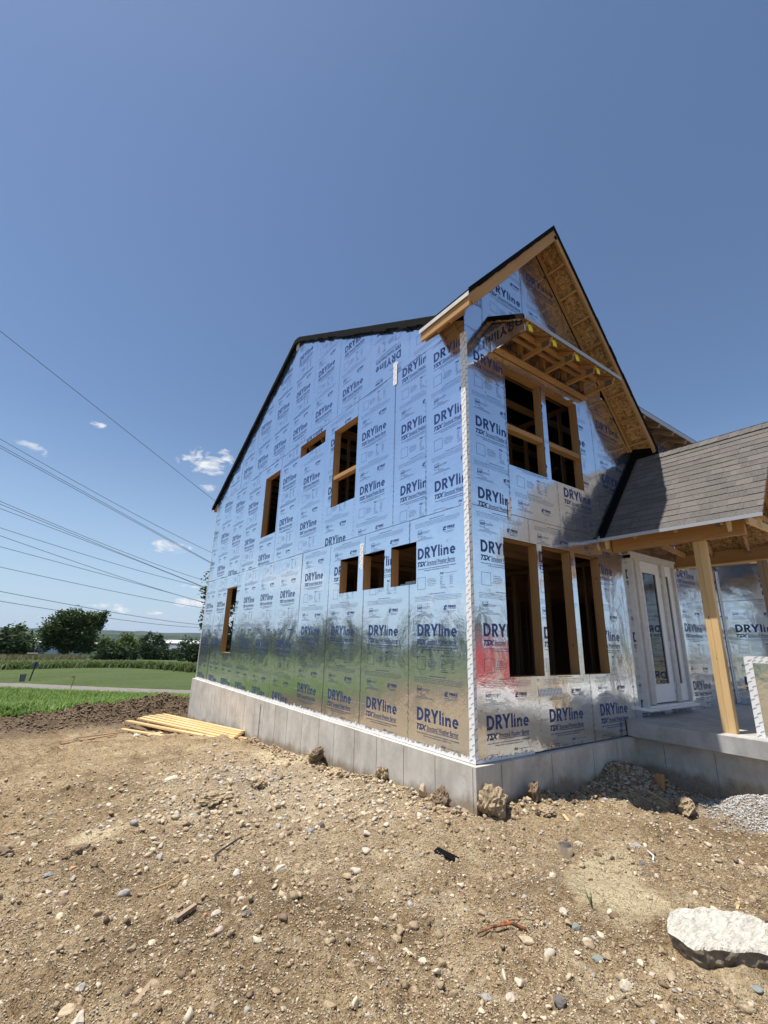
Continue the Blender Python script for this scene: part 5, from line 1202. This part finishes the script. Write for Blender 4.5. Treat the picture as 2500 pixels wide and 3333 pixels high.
# ------------------------------------------------------------------ vegetation
def leafmat(name, a, b2, tl=.25):
    mt, nt, b = mat(name, a, .6, 0, .25); at = nt.nodes.new('ShaderNodeAttribute'); at.attribute_name = 'tone'
    nt.links.new(ramp(nt, at.outputs['Fac'], [(0, a), (1, b2)]), b.inputs['Base Color'])
    tr_ = nt.nodes.new('ShaderNodeBsdfTranslucent'); nt.links.new(ramp(nt, at.outputs['Fac'], [(0, tuple(x*1.3 for x in a)), (1, tuple(x*1.4 for x in b2))]), tr_.inputs[0])
    mx = nt.nodes.new('ShaderNodeMixShader'); mx.inputs[0].default_value = tl; nt.links.new(b.outputs[0], mx.inputs[1]); nt.links.new(tr_.outputs[0], mx.inputs[2]); nt.links.new(mx.outputs[0], nt.nodes['Material Output'].inputs[0]); M[name] = mt
leafmat('leaf_mid', (.022, .042, .010), (.085, .125, .030)); leafmat('leaf_dark', (.014, .028, .010), (.050, .080, .026)); leafmat('leaf_light', (.045, .080, .016), (.13, .18, .045))
leafmat('weed', (.045, .072, .02), (.135, .175, .055)); leafmat('blade', (.06, .12, .018), (.19, .29, .06)); leafmat('dry_grass', (.08, .085, .035), (.20, .19, .09))
mt, nt, b = mat('bark', (.07, .05, .035), .95); M['bark'] = mt
def leaves(r_, P, size, up_bias=.3):
    n = len(P); a = r_.normal(size=(n, 3)); a /= np.linalg.norm(a, axis=1)[:, None]; a[:, 2] *= .6; b_ = np.cross(a, r_.normal(size=(n, 3))); b_ /= np.linalg.norm(b_, axis=1)[:, None]
    s_ = size*r_.uniform(.6, 1.3, n)[:, None]; a = a*s_; b_ = b_*s_*.55
    V_ = np.stack([P-a, P+b_*.9-a*.1, P+a, P-b_*.9+a*.1], 1)
    return V_
def quad_obj(name, V_, tone, mname, parent=None, **props):
    n = len(V_); me = bpy.data.meshes.new(name); me.vertices.add(n*4); me.vertices.foreach_set('co', V_.astype(np.float32).ravel()); me.loops.add(n*4); me.loops.foreach_set('vertex_index', np.arange(n*4, dtype=np.int32))
    me.polygons.add(n); me.polygons.foreach_set('loop_start', np.arange(0, n*4, 4, dtype=np.int32)); me.materials.append(M[mname]); at = me.attributes.new('tone', 'FLOAT', 'POINT'); at.data.foreach_set('value', np.repeat(tone, 4).astype(np.float32)); me.update(calc_edges=True)
    return link(name, me, parent, **props)
def tree(name, x, y, blobs, nl, lsize, mname, label, cat='tree', trunk=.25, seed=1, group=None, zbase=None, trunk_h=None):
    """blobs: (dx, dy, dz, rx, ry, rz) relative to the base"""
    r_ = np.random.default_rng(seed); z0 = gz(x, y) if zbase is None else zbase
    root = empty(name, (x, y, z0)); thing(root, label, cat, group)
    vol = np.array([b_[3]*b_[4]*b_[5] for b_ in blobs])**.7; cnt = (nl*vol/vol.sum()).astype(int); PP = []; TT = []
    for (dx, dy, dz, rx, ry, rz_), c_ in zip(blobs, cnt):
        # clusters inside the blob, leaves round each cluster: uneven outline and gaps
        k = max(6, c_//42); d = r_.normal(size=(k, 3)); d /= np.linalg.norm(d, axis=1)[:, None]; rad = r_.uniform(.35, 1.04, k)**.6; cc = d*rad[:, None]*[rx, ry, rz_]+[dx, dy, dz]
        ct_ = r_.uniform(0, 1, k); idx = r_.integers(0, k, c_); cr_s = .24*min(rx, ry, rz_)+lsize
        p = cc[idx]+r_.normal(size=(c_, 3))*cr_s*.62; PP.append(p); TT.append(np.clip(.5*ct_[idx]+.5*r_.random(c_), 0, 1))
    P = np.concatenate(PP); P[:, 2] = np.maximum(P[:, 2], .05)
    crown = quad_obj('crown', leaves(r_, P, lsize), np.concatenate(TT), mname); crown.parent = root
    mb = MB(); top = max(b_[2] for b_ in blobs)*(trunk_h or .9); pts = [(0, 0, -.2), (trunk*.3, 0, top*.33), (-trunk*.2, trunk*.3, top*.66), (0, 0, top)]
    mb.tube(pts, trunk, 8, r1=trunk*.25)
    for b_ in blobs: mb.tube([(0, 0, top*.3), (b_[0]*.45, b_[1]*.45, (top*.3+b_[2])*.5), (b_[0]*.9, b_[1]*.9, b_[2])], trunk*.4, 6, r1=trunk*.08)
    tk = mb.build('trunk', 'bark', None, smooth=True); tk.parent = root
    return root
G_ = 'trees and bushes beyond the lawn'
def W_(u, v_, D): return u, v_, D
# big maple with a leaning right-hand limb
tree('broadleaf_tree', -1.3, 80.9, [(-1.5, 0, 4.2, 2.1, 2, 2.0), (-2.3, 0, 2.9, 1.6, 1.8, 1.5), (.2, 0, 5.2, 2.1, 2, 1.7), (1.4, 0, 3.4, 2.2, 2.1, 2.2), (3.1, 0, 6.0, 1.3, 1.3, 1.0), (.4, 0, 2.2, 1.9, 1.8, 1.5), (2.4, 0, 4.9, 1.5, 1.4, 1.3), (-1.0, 0, 5.7, 1.2, 1.3, .9), (3.7, 0, 6.5, .75, .8, .6), (2.2, 0, 1.9, 1.5, 1.4, 1.4)], 15000, .23, 'leaf_mid', 'large dark green broadleaf tree with a lopsided limb leaning right, beyond the lawn', seed=5, trunk=.38, group=G_)
tree('broadleaf_tree', -8.6, 70.5, [(-2, 0, 1.6, 3.2, 2.4, 1.6), (.6, 0, 1.9, 2.6, 2.2, 1.6), (-4.6, 0, 1.2, 2.4, 2, 1.3)], 4200, .26, 'leaf_dark', 'low dark bushy tree at the left edge', seed=6, group=G_)
tree('broadleaf_tree', -6.1, 75.5, [(-.8, 0, 2.3, 1.7, 1.6, 1.8), (.2, 0, 1.3, 1.0, 1.4, 1.2), (-1.0, 0, 3.9, .35, .4, .7), (-2.2, 0, 1.4, 1.3, 1.3, 1.3)], 3800, .26, 'leaf_mid', 'pointed bushy tree between the left edge and the big tree', seed=7, group=G_)
tree('shrub', 3.6, 71, [(0, 0, .9, 2.2, 1.6, 1.1), (1.9, 0, .6, 1.5, 1.3, .9)], 2600, .22, 'leaf_dark', 'rounded dark shrub to the right of the big tree', 'shrub', .1, 8, G_)
tree('shrub', 4.1, 83.6, [(0, 0, 1.5, 1.7, 1.6, 1.25), (1.6, 0, 1.1, 1.4, 1.3, 1.0)], 2600, .25, 'leaf_light', 'olive-green bush rising behind the rounded dark shrub', 'shrub', .12, 9, G_)
tree('broadleaf_tree', 7.9, 90.2, [(0, 0, 2.3, 1.6, 1.5, 1.5), (-.8, 0, 1.4, 1.4, 1.3, 1.2), (1.0, 0, 1.5, 1.3, 1.3, 1.1), (.1, 0, 3.2, .8, .9, .6)], 3600, .25, 'leaf_light', 'round-topped yellow-green tree in the middle of the tree row', seed=10, group=G_)
tree('airy_tree', 14.3, 104.5, [(0, 0, 3.3, 2.6, 2.2, 1.5), (1.6, 0, 2.5, 2.0, 2, 1.2), (-1.5, 0, 2.6, 1.7, 2, 1.3), (0, 0, 4.4, 1.7, 1.5, .6)], 2400, .24, 'leaf_dark', 'thin airy tree with see-through crown before the white warehouse', seed=11, group=G_, trunk=.2)
tree('shrub', 10.0, 76.5, [(0, 0, .9, 2.0, 1.5, 1.0), (2.0, 0, .7, 1.5, 1.2, .9), (-1.6, 0, 1.1, 1.5, 1.2, 1.1)], 3000, .22, 'leaf_dark', 'low dark shrub under the thin airy tree', 'shrub', .1, 12, G_)
tree('shrub', 10.3, 56.3, [(0, 0, 1.3, 1.75, 1.5, 1.35), (1.4, 0, .9, 1.3, 1.3, 1.1)], 3400, .17, 'leaf_dark', 'dense dark round shrub close to the house edge', 'shrub', .12, 13, G_)
tree('shrub', 11.5, 33, [(0, 0, 1.5, 2, 2, 1.5)], 1200, .16, 'leaf_dark', 'bush behind the house seen through the openings', 'shrub', .12, 19, G_)
tree('tall_tree', 7.2, 29.0, [(-1.2, 0, 6.2, 1.9, 1.6, 1.7), (1.8, 0, 6.0, 3, 2.2, 2.4), (0.8, 0, 3.4, 2.6, 2, 2.0), (-2.2, 0, 5.2, 1.3, 1.2, 1.0), (-.4, 0, 2.2, 2.2, 2, 1.6), (-2.5, 0, 3.6, .6, .6, .6)], 8000, .17, 'leaf_mid', 'tall green tree standing behind the house', seed=14, trunk=.3)
tree('broadleaf_tree', 12.5, 29.0, [(0, 0, 4.2, 3.2, 2, 3.0), (0, 0, 1.8, 3, 2, 1.6)], 5200, .2, 'leaf_mid', 'tree behind the house seen through the small windows', seed=15, trunk=.3)
# the treeline off to the left and behind the camera: seen in the foil
random.seed(31)
for k, (x, y, h, w) in enumerate([(-19, 62, 5.2, 3.6), (-27, 58, 6.5, 4), (-36, 60, 5.2, 5), (-46, 52, 7.5, 4.5), (-56, 44, 6.5, 5), (-64, 34, 7.5, 5), (-70, 20, 6.5, 5), (-15, 72, 4.2, 3.4), (-52, 60, 8, 5), (44, -44, 7, 5), (58, -38, 6.5, 5), (30, -52, 6, 5), (70, -26, 7, 6), (-72, 4, 6, 5)]):
    tree('broadleaf_tree', x, y, [(0, 0, h*.58, w*.8, w*.8, h*.42), (w*.5, 0, h*.4, w*.6, w*.6, h*.3), (-w*.6, 0, h*.45, w*.55, w*.6, h*.3)], 1500, .45, ('leaf_mid', 'leaf_dark')[k % 2], 'treeline tree number %d outside the picture, mirrored in the foil' % (k+1) if False else 'broadleaf tree outside the picture, seen only as a blur in the foil sheathing', seed=40+k, group='trees mirrored in the foil')
# tall weeds along the far edge of the lawn
def blades(name, n, sampler, h, w, mname, label, seed, bend=.35):
    r_ = np.random.default_rng(seed); p = sampler(r_, n); z = ground_z(p[:, 0], p[:, 1]); hh = h*r_.uniform(.45, 1.15, n); a = r_.uniform(0, 6.28, n); d = np.stack([np.cos(a), np.sin(a), 0*a], -1); s_ = np.stack([-np.sin(a), np.cos(a), 0*a], -1)*w*r_.uniform(.6, 1.3, n)[:, None]
    b0 = np.stack([p[:, 0], p[:, 1], z-.02], -1); mid = b0+d*(hh*bend*.35)[:, None]+[0, 0, 1]*(hh*.6)[:, None]; tip = b0+d*(hh*bend)[:, None]+[0, 0, 1]*hh[:, None]
    V_ = np.stack([b0-s_*.5, b0+s_*.5, mid+s_*.55, mid-s_*.45], 1); V2 = np.stack([mid-s_*.45, mid+s_*.55, tip+s_*.05, tip-s_*.05], 1); t = r_.random(n)
    o = quad_obj(name, np.concatenate([V_, V2]), np.concatenate([t, t]), mname); o['kind'] = 'stuff'; o['label'] = label; o['category'] = 'grass'; return o
def hedge(r_, n):
    t = r_.random(n); x = -7+20*t; yc = np.interp(x, [-7, -2, 2, 6, 13], [50.5, 51.5, 49.5, 41, 31]); return np.stack([x+r_.normal(0, .3, n), yc+r_.normal(0, 1.5, n)], -1)
blades('tall_weeds', 34000, hedge, .60, .10, 'weed', 'tall leafy green weeds bordering the far side of the lawn', 71, .9)
def rough_s(r_, n): x = r_.uniform(-13, 0, n); return np.stack([x, 62+r_.normal(0, 2.2, n)], -1)
blades('rough_grass', 8000, rough_s, .9, .07, 'dry_grass', 'strip of olive rough grass below the far trees', 72)
def strip(r_, n):
    x = r_.uniform(-11, 2.6, n); y0_ = 16.6+np.maximum(0, -5.5-x)*.35; y1_ = np.interp(x, [-12, -6, 0, 3], [30.8, 29.3, 22.8, 19.8]); return np.stack([x, y0_+(y1_-y0_)*r_.random(n)**1.5], -1)
blades('rough_grass', 60000, strip, .19, .024, 'blade', 'bright green uncut grass between the dirt and the path', 73, .9)
def weeds_s(r_, n):
    c_ = np.stack([r_.uniform(-6.5, 1.5, 40), r_.uniform(16.5, 18.5, 40)], -1); return c_[r_.integers(0, 40, n)]+r_.normal(0, .28, (n, 2))
blades('broad_weeds', 7000, weeds_s, .36, .05, 'blade', 'broad-leaved weeds at the front edge of the grass', 74, .8)
# a few sprouts on the dirt
def sprout(x, y, label, n=8, h=.12):
    r_ = np.random.default_rng(int(abs(x*100)+abs(y*77))); mb = MB()
    for k in range(n):
        a = r_.uniform(0, 6.28); l_ = h*r_.uniform(.5, 1.1); mb.tube([(0, 0, 0), (math.cos(a)*l_*.3, math.sin(a)*l_*.3, l_*.7), (math.cos(a)*l_*.8, math.sin(a)*l_*.8, l_*.8)], .003, 4, r1=.001)
    o = mb.build('sprout', 'sprout_green'); o.location = (x, y, gz(x, y)); thing(o, label, 'plant')
mt, nt, b = mat('sprout_green', (.09, .14, .035), .7); M['sprout_green'] = mt
sprout(-.88, -1.88, 'thin green sprout on the dried mud', 6, .17); sprout(-2.42, 1.15, 'tiny green sprout on the bare dirt left of the foundation', 12, .07)

# ------------------------------------------------------------------ things on and beyond the lawn
mt, nt, b = mat('sign_grey', (.17, .18, .21), .5); M['sign'] = mt
sg = empty('course_sign', (-4.45, 33.0, gz(-4.45, 33))); thing(sg, 'tilted dark post with a round grey sign board on the lawn', 'sign')
mb = MB(); mb.beam((-.04, 0, 0), (.13, 0, 1.12), .07, .09, (0, 1, 0)); o = mb.build('post', 'rubber'); o.parent = sg
mb = MB(); n = 28; c_ = [(.10+.19*math.cos(2*math.pi*k/n), .07, .92+.19*math.sin(2*math.pi*k/n)) for k in range(n)]; mb.prism(c_, (0, .03, 0)); o = mb.build('sign_board', 'sign'); o.parent = sg
fr = empty('framed_sign', (-4.86, 32.6, gz(-4.86, 32.6))); fr.scale = (.55, .6, .72); thing(fr, 'small black-framed board leaning beside the round sign', 'sign')
mb = MB()
for a, b_ in (((-.19, 0, .03), (-.24, -.02, .6)), ((.23, 0, .03), (.30, -.02, .62))): mb.beam(a, b_, .035, .035, (0, 1, 0))
mb.beam((-.2, 0, .04), (.24, 0, .04), .035, .035, (0, 1, 0)); mb.beam((-.25, 0, .60), (.31, 0, .62), .035, .035, (0, 1, 0)); o = mb.build('frame', 'rubber'); o.parent = fr
mb = MB(); mb.prism([(-.18, .01, .06), (.22, .01, .06), (.28, .01, .58), (-.22, .01, .56)], (0, .01, 0)); o = mb.build('board', 'sign'); o.parent = fr
mb = MB(); mb.beam((0, 0, 0), (.12, 0, .72), .035, .02, (0, 1, 0)); st = mb.build('survey_stake', 'wood_grey'); st.location = (-2.65, 26.0, gz(-2.65, 26.0)); thing(st, 'thin survey stake with a scrap of ribbon beside the path', 'stake')
mb = MB(); mb.prism([(.10, -.01, .72), (.0, -.02, .74), (-.06, -.02, .66), (.06, -.01, .62), (.14, -.01, .66)], (0, .006, 0)); o = mb.build('ribbon', 'wood_pale'); o.parent = st
mb = MB(); mb.box(-.42, .42, -.3, .3, 0, .82); pl_ = mb.build('stone_pillar', 'stone_grey'); pl_.location = (-5.0, 64.0, gz(-5, 64)+.1); thing(pl_, 'squat stone block pillar with a pale cap, left of the big tree', 'pillar')
mb = MB(); mb.box(-.5, .5, -.38, .38, .82, .94); o = mb.build('cap', 'stone_pale'); o.parent = pl_
mb = MB(); mb.box(-4.5, 2.2, -.6, .6, 0, .06); o = mb.build('path', 'slab'); o.location = (-9.5, 57, gz(-9, 57)+.05); o['kind'] = 'structure'
mt, nt, b = mat('white_cladding', (.62, .62, .61), .6); M['clad'] = mt
def shed(x, y, lx, ly, h, rot, label, mroof='clad', mwall='clad', z=None, pitch=.05, name='warehouse'):
    root = empty(name, (x, y, gz(x, y)-1 if z is None else z)); root.rotation_euler = (0, 0, rot); thing(root, label, 'building')
    mb = MB(); mb.box(-lx/2, lx/2, -ly/2, ly/2, 0, h); o = mb.build('wall', mwall); o.parent = root
    mb = MB(); mb.prism([(-lx/2-.4, -ly/2-.4, h), (lx/2+.4, -ly/2-.4, h), (lx/2+.4, 0, h+pitch*ly), (-lx/2-.4, 0, h+pitch*ly)], (0, 0, .3)); mb.prism([(-lx/2-.4, ly/2+.4, h), (lx/2+.4, ly/2+.4, h), (lx/2+.4, 0, h+pitch*ly), (-lx/2-.4, 0, h+pitch*ly)], (0, 0, .3)); o = mb.build('roof', mroof); o.parent = root
    for k in range(int(lx//9)):
        mb = MB(); xx = -lx/2+5+9*k; mb.box(xx, xx+3.5, -ly/2-.06, -ly/2-.005, .2, min(3.6, h*.55)); o = mb.build('door', 'sign'); o.parent = root
    return root
shed(58, 292, 27, 26, 6.2, -.25, 'long white warehouse behind the trees near the house edge', z=-9.6, pitch=.06)
shed(-4, 300, 34, 26, 6.2, .05, 'white warehouse partly hidden behind the big tree', z=-10.2, pitch=.06)
shed(24, 120, 7, 5, 1.6, -.2, 'small dark-roofed shed before the long white warehouse', 'sign', 'stone_grey', z=-3.9, pitch=.16, name='shed')
shed(64, 690, 44, 30, 5, .2, 'pale flat-roofed building far off in the valley', 'clad', 'stone_grey', z=-17, name='factory')
shed(215, 900, 80, 30, 6, .1, 'long grey building in the far valley', 'stone_grey', 'stone_grey', z=-20, name='factory')

# overhead power lines
mt, nt, b = mat('wire', (.13, .135, .15), .6); M['wire'] = mt
WR = [((-9.4, 27.55), (.9, 22.93), (14, 15.57), 12, 'steepest single power line, crossing highest in the picture'), ((-7.2, 17.89), (2.6, 14.13), (14.4, 9.48), 14, 'thin power line just above the upper twin pair'),
      ((-7.1, 17.3), (2.6, 13.58), (14.4, 8.36), 14, 'upper wire of the upper twin pair'), ((-7.0, 17.06), (2.7, 13.35), (14.5, 8.24), 14, 'lower wire of the upper twin pair'),
      ((-6, 12.06), (3.4, 9.2), (14.3, 6.12), 13, 'first wire of the middle bundle'), ((-5.9, 11.78), (3.4, 8.97), (14.4, 5.36), 13, 'second wire of the middle bundle'), ((-5.8, 11.36), (3.5, 8.81), (14.4, 5.27), 13, 'third wire of the middle bundle'),
      ((-5.4, 9.54), (3.7, 7.49), (14.4, 5.36), 12, 'single wire just below the middle bundle'), ((-5.3, 8.8), (3.9, 6.33), (14.5, 3.68), 11, 'dark wire meeting the lower one at the house edge'), ((-5.1, 7.77), (3.9, 6.02), (14.5, 3.63), 11, 'wire running close below the dark one'),
      ((-4.7, 5.86), (4.2, 4.48), (14.5, 3.04), 10, 'third wire from the bottom'), ((-4.2, 3.58), (4.6, 2.27), (14.6, 1.19), 8, 'wire passing just above the big tree'), ((-4.1, 2.69), (4.7, 1.59), (14.5, .9), 7, 'lowest wire, passing behind the top of the big tree')]
for k, (a, m_, b_, H_, lab) in enumerate(WR):
    H0 = H_-1.31; P = []
    for az0, el0 in (a, m_, b_): D = min(H0/math.tan(R(max(el0, 1.0))), 420); P.append((R(az0), R(el0), D))
    pA, pB = [Vector((-4.2+D*math.sin(z_), -4.02+D*math.cos(z_), 1.31+D*math.tan(e_))) for z_, e_, D in (P[0], P[2])]
    # middle point on the plan line A-B at the middle azimuth
    zt = P[1][0]; dx, dy = math.sin(zt), math.cos(zt); ax, ay = pA.x+4.2, pA.y+4.02; bx, by = pB.x-pA.x, pB.y-pA.y
    t = (ax*dy-ay*dx)/(by*dx-bx*dy); D = math.hypot(ax+bx*t, ay+by*t); zm = 1.31+D*math.tan(P[1][1])
    def q(s_):
        l0 = (s_-t)*(s_-1)/((0-t)*(0-1)); l1 = s_*(s_-1)/(t*(t-1)); l2 = s_*(s_-t)/(1*(1-t)); return pA.z*l0+zm*l1+pB.z*l2
    pts = [(pA.x+(pB.x-pA.x)*s_, pA.y+(pB.y-pA.y)*s_, q(s_)) for s_ in np.linspace(-.35, 1.15, 40)]
    mb = MB()
    rr = [max(.010, .00042*math.hypot(p[0]+4.2, p[1]+4.02)) for p in pts]; mb.tube(pts, rr[0], 5, r1=rr[-1]); o = mb.build('power_line', 'wire'); thing(o, lab, 'power line', 'overhead power lines')

# red roll-off container parked behind the camera: the red patch mirrored in the front wall
mt, nt, b = mat('red_steel', (.50, .030, .035), .5); nt.links.new(ramp(nt, noise(nt, geoco(nt), 2, 4), [(.3, (.42, .025, .03)), (.7, (.56, .04, .045))]), b.inputs['Base Color']); M['red'] = mt
rd = empty('roll_off_container', (8.2, -7.9, -.5)); rd.rotation_euler = (0, 0, R(42)); thing(rd, 'red ribbed steel roll-off container, seen as a red patch in the foil front wall', 'container')
mb = MB(); mb.box(-1.25, 1.25, -.04, .04, .25, 1.85); mb.box(-1.25, 1.25, 4.9, 4.98, .25, 1.85); mb.box(-1.25, -1.19, .04, 4.9, .25, 1.85); mb.box(1.19, 1.25, .04, 4.9, .25, 1.85); mb.box(-1.19, 1.19, .04, 4.9, .25, .33); o = mb.build('body', 'red'); o.parent = rd; o.location = (0, -4.9, 0)
for k in range(6): mb = MB(); mb.box(-1.2+.44*k, -1.08+.44*k, .08, .16, .25, 1.85); o = mb.build('rib', 'red'); o.parent = rd

# ------------------------------------------------------------------ air
mb = MB(); mb.box(-9500, 9500, -9500, 9500, -42, 70)
hm_ = bpy.data.materials.new('haze_air'); hm_.use_nodes = True; nt = hm_.node_tree; nt.nodes.clear()
vo_ = nt.nodes.new('ShaderNodeVolumePrincipled'); vo_.inputs['Color'].default_value = (.80, .88, 1.0, 1); vo_.inputs['Density'].default_value = .00006; vo_.inputs['Anisotropy'].default_value = .3
oo = nt.nodes.new('ShaderNodeOutputMaterial'); nt.links.new(vo_.outputs[0], oo.inputs['Volume'])
M['haze'] = hm_
mb.build('haze', 'haze', kind='stuff', label='thin bluish summer haze over the valley', category='haze')
